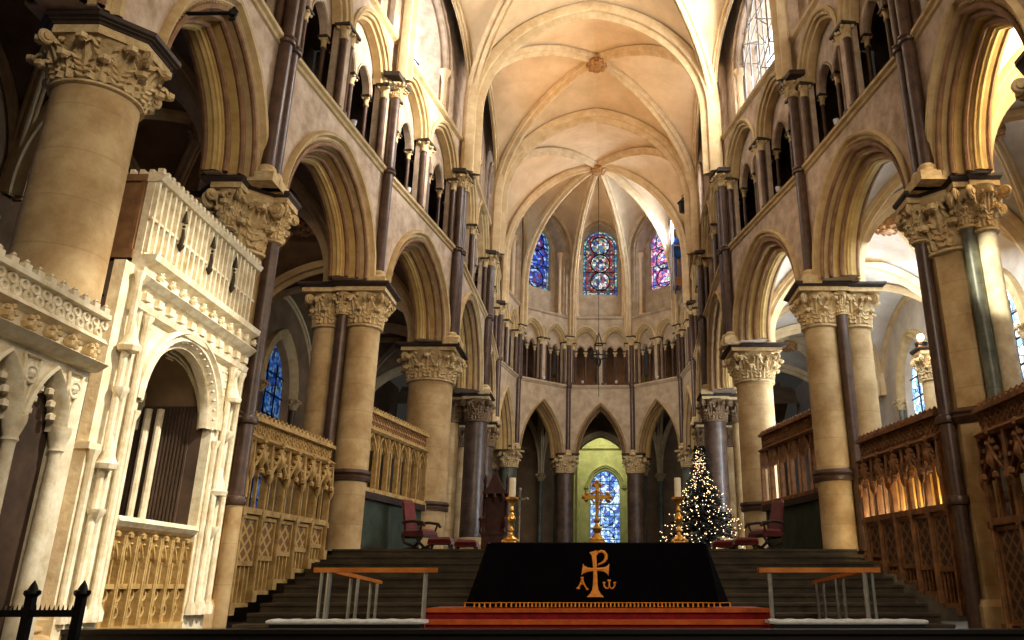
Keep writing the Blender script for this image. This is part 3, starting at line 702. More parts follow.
# ambulatory and the far chapel beyond the apse
w = MB(); CR = 5.2
for (x0, x1) in ((-10.9, -1.9), (2.3, 10.9)): w.box(x0, 47.5, .8, x1, 48.1, 11.4)
w.box(-1.9, 47.5, 8.6, 2.3, 48.1, 11.4)
fr = Fr((-1.9, 47.5), (2.3, 47.5), (.2, 60)); w.wall(fr, 0, 4.2, 6.1, 8.6, 0, [(2.1, 6.1, 1.9, 2.3)])
o = struct('wall_ambulatory', w, M['aisle'])
b = MB(); b.arch(fr, 2.1, 6.1, 1.9, 2.3, [(-.1, 0), (-.1, -.08), (.05, -.04), (.1, .05), (.16, 0), (.2, .1), (.2, .6)], 5.2, 12); obj('arch_moulding', b, M['arch'], o, True)
w = MB()
w.grid([[V((x, y, 10.6 if k == 1 else 9.2)) for k, y in enumerate((43.2, 45.2, 47.6))] for x in (-11, -6, 0, 6, 11)])
struct('ceiling.030', w, M['aisle'], True)
w = MB(); fr = Fr((-4.2, 53.5), (5.0, 53.5), (.4, 70))
w.wall(fr, 0, 9.2, .8, 12, 0, [(4.72, 5.9, .98, 1.15)]); w.quad(fr, 4.72 - .98, 4.72 + .98, .8, 1.6, 0); w.arch(fr, 4.72, 5.9, .98, 1.15, [(0, 0), (.05, .5)], 4.3, 10)
w.box(-4.4, 48, .8, -4.2, 54, 12); w.box(5.0, 48, .8, 5.2, 54, 12); w.box(-4.4, 48, 11.8, 5.2, 54, 12)
o = struct('wall_east', w, M['lit'])
b = MB(); b.arch(fr, 4.72, 5.9, 1.3, 1.5, [(-.05, 0), (-.05, -.1), (.05, -.14), (.12, -.06), (.2, -.12), (.26, 0)], 0, 14)
for u, z in arch_curve(1.3, 1.5, .1, 14, 0): b.ball(fr.p(4.72 + u, -.14, 5.9 + z), .07, 5)
b.course(fr, 0, 9.2, [(0, 8.3), (-.2, 8.4), (-.2, 8.55), (0, 8.65)])
for u in (3.0, 6.44): b.cyl(fr.p(u, -.2, 2.0), fr.p(u, -.2, 8.3), .12, None, 10)
obj('arch_moulding', b, M['lit'], o, True)
wn += 1
w_ = bpy.data.objects.new('window_%d' % wn, None); COL.objects.link(w_); w_['kind'] = 'structure'; w_.location = (.5, 53.9, 1.6)
c = arch_curve(.93, 1.1, 0, 10, 4.3); b = MB(); b.add([fr.p(4.72 + x, .45, 5.9 + z) for x, z in c], [tuple(range(len(c)))]); obj('pane', b, M['g_cor'], w_)
b = MB()
for k in range(7): b.fbox(fr, 3.79, 5.65, .36, .42, 2.0 + k * .72, 2.05 + k * .72)
for k in range(3): b.torus(fr.p(4.72, .38, 2.7 + 1.44 * k), (1, 0, 0), (0, 0, 1), .62, .03, 24, 5)
for x in (-.3, .3): b.fbox(fr, 4.72 + x - .02, 4.72 + x + .02, .36, .42, 1.6, 6.9)
obj('window_frame', b, M['iron'], w_)
# slim shafts against the ambulatory wall
for lab, x, y in (('left of', -3.2, 47.2), ('right of', 3.6, 47.2), ('far left of', -5.0, 46.0)):
    t = thing('ambulatory_shaft', 'thin grey wall shaft in the dark ambulatory, %s the pale blue window' % lab, 'shaft', (x, y, .8))
    thin_shaft(t, x, y, .8, 5.6, .14, (), 'green', .4)
    for a in (-.9, 0, .9):
        b = MB(); rib(b, rib_curve((x, y), (x + 2.2 * math.sin(a), y - 3 * math.cos(a)), 6.0, 6.3, 9.8, 10), .3); obj('rib', b, M['rib'], t, True)

# ------------------------------------------------------------------ floors, steps
b = MB(); b.box(-11.5, -3, NF - .3, 11.5, 9.75, NF); struct('floor', b, M['floor'])
b = MB(); b.box(-11.5, 9.75, NF - .3, 11.5, 18.4, FL); struct('floor.001', b, M['floor'])
b = MB(); b.box(-11.5, 18.4, NF, 11.5, 23.0, .72); struct('floor.002', b, M['step'])
b = MB(); b.box(-11.5, 23.0, NF, 11.5, 27.5, .93); struct('floor.003', b, M['step'])
b = MB(); b.box(-11.5, 27.5, NF, 11.5, 60, 1.1); struct('floor.004', b, M['step'])
b = MB(); b.box(-7.5, 9.7, NF, 7.5, 9.9, -.47); b.box(-7.5, 9.66, -.5, 7.5, 9.92, -.455); struct('trim_1', b, M['kerb'])
t = thing('stone_stair', 'broad flight of worn dark stone steps climbing behind the altar', 'steps', (0, 13.4, FL))
n = 10
for i in range(n):
    z1 = FL + (.72 - FL) * (i + 1) / n; y0 = 13.4 + i * .5; b = MB()
    b.box(-5.55 + .0 * i, y0, z1 - (.72 - FL) / n - .02, 5.45, 18.42, z1 - .03); b.box(-5.55, y0 - .03, z1 - .045, 5.45, 18.42, z1)
    obj('step', b, M['step'], t)

# ------------------------------------------------------------------ altar group
t = thing('altar_dais', 'red carpeted altar steps with polished orange wood edges', 'steps', (0, 12.0, FL))
for i, (x, y, z) in enumerate(((2.62, 11.05, -.56), (2.5, 11.5, -.43), (2.38, 11.95, -.295))):
    b = MB(); b.box(-x, y, FL if i == 0 else z - .16, x, 13.3, z - .004); s_ = obj('step', b, M['carpet'], t)
    b = MB(); b.box(-x - .01, y - .035, z - .05, x + .01, y + .05, z + .006); obj('nosing', b, M['nosing'], s_)
t = thing('altar_table', 'long stone altar hidden under black cloth, thin pale slab edge on top', 'altar', (0, 12.6, -.295))
b = MB(); b.box(-1.5, 12.3, -.295, 1.5, 13.1, .5); obj('body', b, M['pier'], t)
b = MB(); b.box(-1.55, 12.2, .5, 1.55, 13.15, .575); obj('slab', b, M['linen'], t)
# cloth: skirts flaring to the floor
b = MB(); rows = []; NP = 150
def perim(k):
    w, d = 1.555, .49; P = 2 * (2 * w + 2 * d); s = (k / NP * P)
    if s < 2 * w: return (-w + s, -d, 0, -1)
    s -= 2 * w
    if s < 2 * d: return (w, -d + s, 1, 0)
    s -= 2 * d
    if s < 2 * w: return (w - s, d, 0, 1)
    s -= 2 * w; return (-w, d - s, -1, 0)
for j in range(13):
    f = j / 12; row = []
    for k in range(NP):
        x, y, nx, ny = perim(k)
        cx = min(1, max(0, 1 - (1.555 - abs(x)) / .42)); cy = min(1, max(0, 1 - (.49 - abs(y)) / .3)); corner = cx * cy
        fl = .03 + .06 * f + corner * .07 * f ** 1.3
        wv = (.012 + .05 * corner) * math.sin(k * .9) * f + .006 * math.sin(k * 2.3 + 1) * f
        ax, ay = (math.copysign(1, x) * corner * .9, math.copysign(1, y) * corner * .4)
        row.append((x + nx * (fl + wv) + ax * f * .14, 12.67 + y + ny * (fl + wv) + ay * f * .1, .545 - f * .815))
    rows.append(row)
b.grid(rows, 0, True)
top = [(x, y, .582) for x, y, z in rows[0]]; b.grid([[(x * .96, 12.67 + (y - 12.67) * .92, .582) for x, y, z in rows[0]], [(x, y, .565) for x, y, z in rows[0]], rows[0]], 0, True)
b.add([(x * .96, 12.67 + (y - 12.67) * .92, .582) for x, y, z in rows[0]], [tuple(range(NP))])
cloth = thing('altar_cloth', 'black velvet altar cloth with gold cross emblem, flaring to the floor', 'cloth', (0, 12.67, -.27))
obj('drape', b, M['cloth'], cloth, True)
b = MB()
low = rows[-1]
for k in range(NP):
    x, y, z = low[k]
    if y < 12.67:
        x2, y2, z2 = low[(k + 1) % NP]
        for q in (0, .5):
            px, py = x + (x2 - x) * q, y + (y2 - y) * q
            b.cyl((px, py - .008, z + .045), (px, py - .016, z - .012), .008, .014, 5) if q == 0 else None
        b.cyl((x, y - .008, z + .046), (x2, y2 - .008, z2 + .046), .005, None, 5)
obj('fringe', b, M['embro'], cloth, True)
# emblem, standing 5 mm proud of the cloth (y about 12.1)
def ey(z): return 12.18 - .03 - .06 * (.545 - z) / .815 - .012
def emb(pl, name='emblem'):
    b = MB(); pts = [V((x, ey(z) - .004, z)) for x, z in pl]; n_ = len(pts)
    b.add(pts, [tuple(range(n_))]); bk_ = [V((p.x, p.y + .02, p.z)) for p in pts]; b.grid([pts + pts[:1], bk_ + bk_[:1]])
    return b
def ribbon(path, ws, y_=-.006):
    """flat embroidered band along a 2D path with changing width"""
    b = MB(); L_ = []; R_ = []
    for i, (x, z) in enumerate(path):
        x0, z0 = path[max(0, i - 1)]; x1, z1 = path[min(len(path) - 1, i + 1)]
        d = math.hypot(x1 - x0, z1 - z0) or 1; nx, nz = -(z1 - z0) / d, (x1 - x0) / d; w_ = ws[i] / 2 if isinstance(ws, (list, tuple)) else ws / 2
        L_.append((x + nx * w_, z + nz * w_)); R_.append((x - nx * w_, z - nz * w_))
    mk = lambda q, o_: [V((x, ey(z) + o_, z)) for x, z in q]
    md = [((a[0] + c[0]) / 2, (a[1] + c[1]) / 2) for a, c in zip(L_, R_)]
    b.grid([mk(L_, .012), mk(L_, y_), mk(md, y_ - .012), mk(R_, y_), mk(R_, .012)])
    return b
EX = -.02
def S2(px, pz): return (EX + (px - 258) / 7.525 * .0133, .462 - (pz - 150) / 7.525 * .0134)   # from the close view of the emblem
bars = []
st = [(238, 152), (246, 180), (250, 230), (254, 290), (256, 350), (256, 400), (256, 440), (256, 470), (256, 494)]
bars.append(ribbon([S2(*p) for p in st], [x / 7.525 * .0134 for x in (64, 38, 32, 28, 32, 36, 48, 84, 136)]))
pr = [(262, 182), (276, 160), (300, 151), (325, 156), (342, 178), (342, 206), (326, 230), (302, 244), (280, 252), (278, 262)]
bars.append(ribbon([S2(*p) for p in pr], [x / 7.525 * .0134 for x in (12, 17, 20, 22, 24, 24, 20, 15, 12, 6)]))
cr = [(152, 288), (165, 290), (195, 291), (230, 290), (258, 288), (300, 288), (330, 290), (352, 291), (364, 292)]
bars.append(ribbon([S2(*p) for p in cr], [x / 7.525 * .0134 for x in (88, 58, 32, 24, 22, 26, 36, 60, 94)]))
for q in ([(152, 352), (158, 380), (172, 410), (192, 436)], [(152, 356), (142, 390), (128, 418), (112, 430)], [(134, 402), (150, 396), (168, 402)], [(140, 352), (164, 350)], [(108, 430), (136, 431)], [(182, 437), (204, 436)],
          [(366, 372), (366, 392), (366, 414), (366, 420)], [(324, 390), (326, 412), (340, 430), (356, 430), (366, 414), (378, 430), (394, 430), (408, 412), (412, 390)], [(316, 386), (336, 392)], [(400, 392), (420, 388)], [(352, 372), (380, 372)]):
    bars.append(ribbon([S2(*p) for p in q], 13 / 7.525 * .0134))
for i, b in enumerate(bars):
    obj('cross_emblem' if i < 3 else 'letter', b, M['embro'], cloth, True)

def candlestick(x, y, label, z=.582):
    t = thing('candlestick', label, 'candlestick', (x, y, z))
    b = MB(); b.lathe(x, y, [(.13, z), (.13, z + .02), (.11, z + .04), (.115, z + .06), (.06, z + .1), (.035, z + .13)], 20)
    for i in range(3):
        a = PI / 2 + i * 2 * PI / 3; b.ball((x + .12 * math.cos(a), y + .12 * math.sin(a), z + .03), .03, 8)
    obj('foot', b, M['brass'], t, True)
    b = MB(); b.lathe(x, y, [(.035, z + .12), (.03, z + .16), (.055, z + .19), (.03, z + .22), (.025, z + .26), (.04, z + .3), (.065, z + .34), (.065, z + .37), (.04, z + .41), (.026, z + .45), (.04, z + .48), (.024, z + .51), (.022, z + .57), (.04, z + .6)], 16); obj('stem', b, M['brass'], t, True)
    b = MB(); b.lathe(x, y, [(.03, z + .59), (.075, z + .62), (.1, z + .64), (.105, z + .67), (.06, z + .66), (.03, z + .665)], 16); obj('drip_pan', b, M['brass'], t, True)
    c = thing('candle', 'thick cream candle standing in the brass candlestick on the altar\'s ' + ('left' if x < 0 else 'right'), 'candle', (x, y, z + .665))
    b = MB(); b.lathe(x, y, [(.05, z + .66), (.05, z + .95), (.046, z + .96), (.02, z + .955)], 16); obj('wax', b, M['wax'], c, True)
    b = MB(); b.cyl((x, y, z + .95), (x + .004, y, z + .985), .004, None, 6); obj('wick', b, M['iron'], c)
candlestick(-1.28, 12.62, 'tall turned brass candlestick at the left end of the altar')
candlestick(1.22, 12.62, 'tall turned brass candlestick at the right end of the altar')
x, y, z = 0.0, 12.66, .582
t = thing('altar_cross', 'ornate gold cross on a stepped foot standing at the middle of the altar', 'cross', (x, y, z))
b = MB(); b.lathe(x, y, [(.14, z), (.14, z + .02), (.11, z + .05), (.12, z + .06), (.07, z + .11), (.04, z + .15), (.06, z + .19), (.075, z + .22), (.04, z + .26), (.025, z + .3), (.05, z + .33), (.05, z + .35), (.025, z + .38), (.024, z + .52)], 18); obj('foot', b, M['brass'], t, True)
b = MB(); zc = z + .68
for dx, dz, ln in ((1, 0, .2), (-1, 0, .2), (0, 1, .22), (0, -1, .2)):
    b.hexa([(x - .03 if dx == 0 else min(x, x + dx * ln), y - .02), (x + .03 if dx == 0 else max(x, x + dx * ln), y - .02), (x + .03 if dx == 0 else max(x, x + dx * ln), y + .02), (x - .03 if dx == 0 else min(x, x + dx * ln), y + .02)], zc - .03 if dz == 0 else min(zc, zc + dz * ln), zc + .03 if dz == 0 else max(zc, zc + dz * ln))
    if dz >= 0:
        for q in ((dx * ln, dz * ln), (dx * (ln - .04) + dz * .045, dz * (ln - .04) + dx * .045), (dx * (ln - .04) - dz * .045, dz * (ln - .04) - dx * .045)):
            b.ball((x + q[0], y, zc + q[1]), .036, 8)
b.torus((x, y, zc), (1, 0, 0), (0, 0, 1), .09, .014, 20, 6); b.cyl((x, y - .03, zc), (x, y + .03, zc), .05, None, 12)
obj('cross', b, M['brass'], t, True)
b = MB(); b.tube([(x, y - .035, zc + .06), (x, y - .04, zc), (x + .005, y - .035, zc - .08), (x, y - .035, zc - .17)], [.014, .026, .02, .01], 8); b.ball((x, y - .045, zc + .085), .02, 8)
for q in (-1, 1): b.tube([(x, y - .035, zc + .05), (x + q * .07, y - .03, zc + .06), (x + q * .15, y - .028, zc + .045)], [.012, .01, .007], 6)
obj('figure', b, M['brass'], t, True)

# ------------------------------------------------------------------ communion rails and kneelers
def comrail(xo, xi, label, klabel, k0, k1):
    s_ = 1 if xo > 0 else -1
    t = thing('communion_rail', label, 'rail', ((xo + xi) / 2, 11.4, FL))
    y = 11.2; zt = .21
    b = MB(); b.box(min(xo, xi), y - .05, zt - .05, max(xo, xi), y + .05, zt + .01); obj('top_rail', b, M['railwood'], t)
    b = MB(); x0 = xo - s_ * .22
    b.hexa([(x0 - .05, y + .05), (x0 + .05, y + .05), (x0 + .05, y + 2.5), (x0 - .05, y + 2.5)], -.05, .0)
    b.v = [(vx, vy, vz + .2 - .13 * (vy - y) / 2.5) for vx, vy, vz in b.v]; obj('side_rail', b, M['railwood'], t)
    for px, py, rr in ((xi - s_ * -.14, y, .03), (x0 + s_ * .02, y, .034), (x0 + s_ * .12, y, .02), (x0 + .05, y + 1.1, .024), (x0 - .05, y + 1.1, .024), (x0 + .05, y + 2.2, .022), (x0 - .05, y + 2.2, .022)):
        b = MB(); b.cyl((px, py, FL), (px, py, zt - .05 if py == y else zt - .06 - .13 * (py - y) / 2.5), rr, None, 10); b.lathe(px, py, [(rr * 2, FL), (rr * 2, FL + .015), (rr, FL + .03)], 10); obj('post', b, M['steel'], t, True)
    k = thing('kneeler', klabel, 'kneeler', ((k0 + k1) / 2, 10.8, FL))
    b = MB(); b.box(k0 + .05, 10.63, FL, k1 - .05, 10.97, -.44); obj('base', b, M['kerb'], k)
    rows = []
    for i in range(31):
        x_ = k0 + (k1 - k0) * i / 30; e = 1 if 0 < i < 30 else .75; h_ = .005 * math.sin(i * 1.7)
        rows.append([(x_, 10.8 + yy * e, -.42 + zz * e + h_ * (zz > 0)) for yy, zz in ((-.19, -.02), (-.2, 0), (-.19, .02), (-.1, .03), (.1, .03), (.19, .02), (.2, 0), (.19, -.02))])
    b = MB(); b.grid(rows, 0, True); b.add(rows[0], [tuple(range(8))]); b.add(rows[-1], [tuple(range(8))[::-1]]); obj('cushion', b, M['kneel'], k, True)
comrail(-3.67, -2.08, 'steel and wood communion rail to the left of the altar', 'long kneeler with pale cover below the left communion rail', -4.02, -2.1)
comrail(3.67, 2.1, 'steel and wood communion rail to the right of the altar', 'long kneeler with pale cover below the right communion rail', 2.1, 4.02)

# ------------------------------------------------------------------ iron railing, near left
t = thing('iron_railing', 'black spiked iron railing with pointed posts in front of the left tomb', 'railing', (-5.1, 8.0, NF))
for x in (-5.62, -5.2, -4.74):
    b = MB(); b.box(x - .035, 7.965, NF, x + .035, 8.035, -.08); p_ = obj('post', b, M['iron'], t)
    b = MB(); b.lathe(x, 8.0, [(.05, -.1), (.075, -.07), (.05, -.05), (.03, .0), (.001, .05)], 8)
    for q in range(4): b.ball((x + .06 * math.cos(q * PI / 2), 8 + .06 * math.sin(q * PI / 2), -.06), .025, 6)
    obj('finial', b, M['iron'], p_, True)
b = MB(); b.box(-6.0, 7.97, -.27, -4.74, 8.03, -.21); obj('bar', b, M['iron'], t)
b = MB()
for i in range(30): b.cyl((-5.98 + i * .042, 8, -.22), (-5.98 + i * .042, 8, -.165), .012, .002, 5)
obj('spikes', b, M['iron'], t)

# ------------------------------------------------------------------ carved screens between the piers
def ogee(s, h, n=8):
    L_ = []
    for i in range(n + 1):
        f = i / n; u = -s + s * f; z = h * (.62 * math.sin(min(1, f / .75) * PI / 2) + .38 * max(0, (f - .55) / .45) ** 1.8); L_.append((u, z))
    return L_ + [(-u, z) for u, z in L_[::-1][1:]]
def screen(fr, u0, u1, n, zt, zf, zh, zr, zb, label, m, mp, mg, lit=None, canopy=True, slope=0.0, solid=None, pb=None, ps=0.0):
    """zt top, zf underside of frieze, zh arch springing, zr rail, zb foot (slope raises the foot along u)"""
    t = thing('carved_screen', label, 'screen', tuple(fr.p((u0 + u1) / 2, 0, zb)))
    b = MB(); L = u1 - u0
    b.fbox(fr, u0, u1, -.12, .14, zt - .1, zt - .03); b.fbox(fr, u0, u1, -.02, .08, zf, zt - .1); b.course(fr, u0, u1, [(-.02, zf + .06), (-.1, zf + .02), (-.16, zf - .02), (-.1, zf - .07), (.1, zf - .07), (.1, zf + .06)])
    obj('cornice', b, M[m], t)
    b = MB(); k = int(L / .16)
    for i in range(k):
        u = u0 + (i + .5) * L / k; b.fbox(fr, u - .045, u + .045, -.06, .04, zt - .03, zt + .04); q = fr.p(u, -.01, zt + .06); b.ball(q, .035, 5)
    obj('cresting', b, M[m], t)
    b = MB()
    for i in range(k):
        u = u0 + (i + .5) * L / k
        for zz in (zf + .1 + (zt - zf - .2) * .25, zf + .1 + (zt - zf - .2) * .75): b.torus(fr.p(u, -.03, zz), fr.U, (0, 0, 1), .05, .016, 10, 5)
    obj('frieze_tracery', b, M[mp], t, True)
    pw = L / n
    for i in range(n + 1):
        u = u0 + i * pw; b = MB(); foot = zb + slope * (u - u0) if not solid else zr - .2
        b.fbox(fr, u - .03, u + .03, -.07, .02, foot, zf); q = fr.p(u, -.08, 0); b.cyl((q.x, q.y, foot), (q.x, q.y, zf - .1), .03, None, 8)
        b.fbox(fr, u - .07, u + .07, -.13, .08, foot, foot + .18); b.fbox(fr, u - .055, u + .055, -.12, .07, zr - .1, zr)
        obj('mullion', b, M[m], t)
    for i in range(n):
        uc = u0 + (i + .5) * pw; s = pw / 2 - .05; b = MB()
        og = ogee(s, (zf - zh) * .9)
        b.grid([[fr.p(uc + u, .0, zh + z) for u, z in og], [fr.p(uc + u, .0, zf) for u, z in og]])
        b.grid([[fr.p(uc + u, -.08, zh + z) for u, z in og], [fr.p(uc + u, -.08, zh + z + .06) for u, z in og]]); b.grid([[fr.p(uc + u, -.08, zh + z) for u, z in og], [fr.p(uc + u, .06, zh + z) for u, z in og]])
        if canopy:                                   # projecting niche canopy with crockets
            for q in (-1, 1):
                for f in (.25, .5, .75):
                    j = int(f * 8); u, z = og[j if q < 0 else -1 - j]; b.ball(fr.p(uc + u, -.12, zh + z + .07), .045, 6)
            b.ball(fr.p(uc, -.12, zf - .02), .07, 6); b.tube([fr.p(uc - s, -.1, zh), fr.p(uc - s * .8, -.12, zh + .12), fr.p(uc - s * .3, -.13, zh + .3), fr.p(uc, -.13, zh + .5), fr.p(uc + s * .3, -.13, zh + .3), fr.p(uc + s * .8, -.12, zh + .12), fr.p(uc + s, -.1, zh)], .03, 6); b.lathe(*fr.xy(uc, -.1), [(.02, zh + .1), (.1, zh + .22), (.11, zh + .3), (.05, zh + .42), (.02, zf - .02)], 8)
            for q in (-1, 1): b.lathe(*fr.xy(uc + q * (s + .03), -.12), [(.015, zh - .16), (.05, zh - .08), (.06, zh), (.035, zh + .12), (.01, zf - .05)], 8); b.tube([fr.p(uc + q * s * .95, -.06, zh - .02), fr.p(uc + q * s * .5, -.07, zh + .12), fr.p(uc, -.07, zh + .2)], .02, 5)
            for q in (-.5, .5): b.ball(fr.p(uc + q * s, -.2, zh + .02), .06, 6)
        obj('canopy' if canopy else 'tracery_head', b, M[m], t, True)
        b = MB()
        for q in ((-1 / 3, 1 / 3) if canopy else (0,)): b.fbox(fr, uc + q * pw * .5 - .018, uc + q * pw * .5 + .018, -.03, .03, zr, zh + (zf - zh) * .5)
        if not canopy:
            for q in (-1, 1):
                lc = ogee(s / 2, .3); b.grid([[fr.p(uc + q * s / 2 + u, -.03, zh - .1 + z) for u, z in lc], [fr.p(uc + q * s / 2 + u, -.03, zh - .04 + z) for u, z in lc]])
        obj('bar', b, M[m], t)
        if solid is None:
            foot = (zb + slope * (uc - u0)) if pb is None else max(pb + ps * (uc - u0) - .16, zb + slope * (uc - u0)); b = MB(); b.fbox(fr, uc - s, uc + s, -.01, .06, foot + .16, zr - .08); obj('lower_panel', b, M[mg], t)
            b = MB()                                 # frames and cusped foot of the panel
            b.fbox(fr, uc - s, uc + s, -.05, -.01, zr - .14, zr - .08); b.fbox(fr, uc - s, uc + s, -.05, -.01, foot + .16, foot + .24)
            for q in (-1, 1): b.fbox(fr, uc + q * (s - .02) - .02, uc + q * (s - .02) + .02, -.045, -.01, foot + .16, zr - .08)
            obj('panel_frame', b, M[m], t)
            if pb is not None:                       # small arcade under the panel, down to the stair
                z0 = zb + slope * (uc - u0) + .04; b = MB(); b.fbox(fr, uc - s - .02, uc + s + .02, .03, .06, z0, foot + .17); b.fbox(fr, uc - s, uc + s, -.06, .03, z0 - .02, z0 + .05)
                for k in range(4): u = uc - s + (k + .5) * s / 2; b.fbox(fr, u - .02, u + .02, -.03, .03, z0, foot + .16)
                obj('foot_arcade', b, M[m], t)
        if lit:
            b = MB(); b.quad(fr, uc - s - .3, uc + s + .3, zr - .4, zf + .2, .75); obj('back_panel_or_aisle_light', b, M[lit], t)
    b = MB(); b.fbox(fr, u0, u1, -.1, .1, zr - .06, zr + .04); obj('rail', b, M[m], t)
    if solid:
        b = MB(); b.fbox(fr, u0, u1, -.03, .08, zb, zr - .06); obj('base_panel', b, M[solid], t)
        b = MB(); b.fbox(fr, u0, u1, -.16, .02, zb, zb + .12); b.fbox(fr, u0, u1, -.14, .02, zr - .22, zr - .06); obj('base_moulding', b, M['oak'], t)
    return t
far = 30
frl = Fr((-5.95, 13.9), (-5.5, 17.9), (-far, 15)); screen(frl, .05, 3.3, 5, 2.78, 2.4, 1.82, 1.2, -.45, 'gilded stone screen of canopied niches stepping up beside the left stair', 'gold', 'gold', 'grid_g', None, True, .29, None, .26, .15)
frr = Fr((5.9, 13.9), (5.35, 17.9), (far, 15)); screen(frr, .05, 3.15, 5, 2.86, 2.42, 1.85, 1.25, -.45, 'brown canopied stone screen with bars before an added gold-lit backing beside the right stair', 'gold2', 'gold2', 'grid_b', 'goldlit', True, .29, None, .2, .06)
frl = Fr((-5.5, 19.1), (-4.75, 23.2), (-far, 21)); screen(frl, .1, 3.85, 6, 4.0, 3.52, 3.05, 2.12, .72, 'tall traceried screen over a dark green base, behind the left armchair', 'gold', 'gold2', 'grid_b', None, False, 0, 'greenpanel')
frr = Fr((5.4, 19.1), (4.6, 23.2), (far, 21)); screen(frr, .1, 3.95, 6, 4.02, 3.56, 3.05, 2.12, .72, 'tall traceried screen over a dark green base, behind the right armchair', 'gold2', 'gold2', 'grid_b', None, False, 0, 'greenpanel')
frr = Fr((6.05, 9.3), (5.98, 12.7), (far, 11)); screen(frr, .05, 3.35, 4, 2.62, 2.2, 1.5, .9, FL, 'shadowed carved screen with pale colonnettes at the right edge, nearest on that side', 'gold2', 'gold2', 'grid_b', 'oak', True)

# ------------------------------------------------------------------ near-left carved arcade (tomb screen)
fr = Fr((-5.7, 5.8), (-5.7, 8.93), (-far, 8)); L = fr.L; _q = len(bpy.data.objects)
t = thing('tomb_arcade', 'carved cream stone tomb arcade with cusped arches and cresting at the left edge', 'arcade', (-6.0, 7.9, FL))
ctr = [L - 2.55, L - 1.55, L - .6 + .02]; ctr = [L - .24 - .36 - .72 * k for k in (2, 1, 0)]; s = .3
b = MB(); b.wall(fr, 0, L - .24, 1.6, 2.35, 0, [(c, 1.6, s, .62) for c in ctr]); b.fbox(fr, L - .24, L, 0, .2, NF, 2.35); obj('spandrel', b, M['tomb'], t)
b = MB()
for c in ctr:
    b.arch(fr, c, 1.6, s, .62, [(-.05, 0), (-.05, -.05), (-.02, -.07), (.02, -.03), (.04, .02), (.04, .13)], 0, 10)
    cc = arch_curve(s, .62, .05, 8, 0)
    for k in (2, 4, 6, 8 + 2, 8 + 4, 8 + 6):        # cusps
        u, z = cc[min(k, len(cc) - 1)]; q = .8; b.ball(fr.p(c + u * q, .05, 1.6 + z * .92), .055, 6)
obj('cusped_moulding', b, M['tomb'], t, True)
for c in ctr:                                       # shield panels in the spandrels
    b = MB(); u = c + .36; b.torus(fr.p(u, -.02, 2.1), fr.U, (0, 0, 1), .09, .025, 12, 6); b.ball(fr.p(u, -.01, 2.1), .06, 8)
    b.tube([fr.p(u - .13, -.02, 2.28), fr.p(u + .13, -.02, 2.28), fr.p(u, -.02, 1.78), fr.p(u - .13, -.02, 2.28)], .02, 5); obj('spandrel_shield', b, M['tomb'], t, True)
b = MB(); b.course(fr, 0, L, [(0, 2.35), (-.1, 2.36), (-.2, 2.44), (-.12, 2.48), (-.03, 2.5), (-.03, 2.66), (-.14, 2.7), (-.1, 2.76), (-.05, 2.78), (-.05, 2.98), (-.12, 3.0), (-.12, 3.06), (.08, 3.06), (.08, 2.35)]); obj('cornice', b, M['tomb'], t)
for i in range(9):
    b = MB(); b.ball(fr.p(.2 + i * .34, -.08, 2.57), .08, 8)
    for q in range(5): b.ball(fr.p(.2 + i * .34 + .07 * math.cos(q * 1.256), -.13, 2.57 + .06 * math.sin(q * 1.256)), .035, 6)
    obj('carved_boss', b, M['cap'], t, True)
b = MB()
for i in range(18):
    u = .1 + i * .172
    for zz in (2.83, 2.93): b.torus(fr.p(u + (.086 if zz > 2.9 else 0), -.06, zz), fr.U, (0, 0, 1), .05, .02, 10, 5)
obj('quatrefoil_frieze', b, M['tomb'], t, True)
b = MB()
for i in range(16): u = .1 + i * .195; b.fbox(fr, u - .05, u + .05, -.12, -.02, 3.06, 3.12); b.ball(fr.p(u, -.09, 3.14), .035, 5)
obj('cresting', b, M['tomb'], t)
for c in ctr:
    for du in (.36,) if c != ctr[0] else (-.36, .36):
        q = fr.p(c + du, .03, 0); b = MB(); b.lathe(q.x, q.y, [(.12, NF), (.12, -.3), (.08, -.22), (.058, 1.35), (.062, 1.38), (.08, 1.4), (.068, 1.44), (.1, 1.55), (.11, 1.6), (.11, 1.66)], 12); obj('column', b, M['tomb'], t, True)
b = MB(); b.fbox(fr, -.2, L, .15, .18, NF, 3.0); b.fbox(fr, 0, L - .24, .1, .15, NF, -.2); obj('recess_shade_plate', b, M['dark'], t); b = MB(); b.wall(fr, 0, L - .24, 1.6, 2.35, .04, [(c, 1.6, s + .04, .62) for c in ctr]); obj('spandrel_back', b, M['tomb'], t)  # dark plate stands in for the shaded void between the columns

_all = [t] + list(t.children)                      # the arcade stands 5 per cent lower than drawn
for o in t.children:
    for v in o.data.vertices: v.co.z = (v.co.z + FL) * .955 - FL

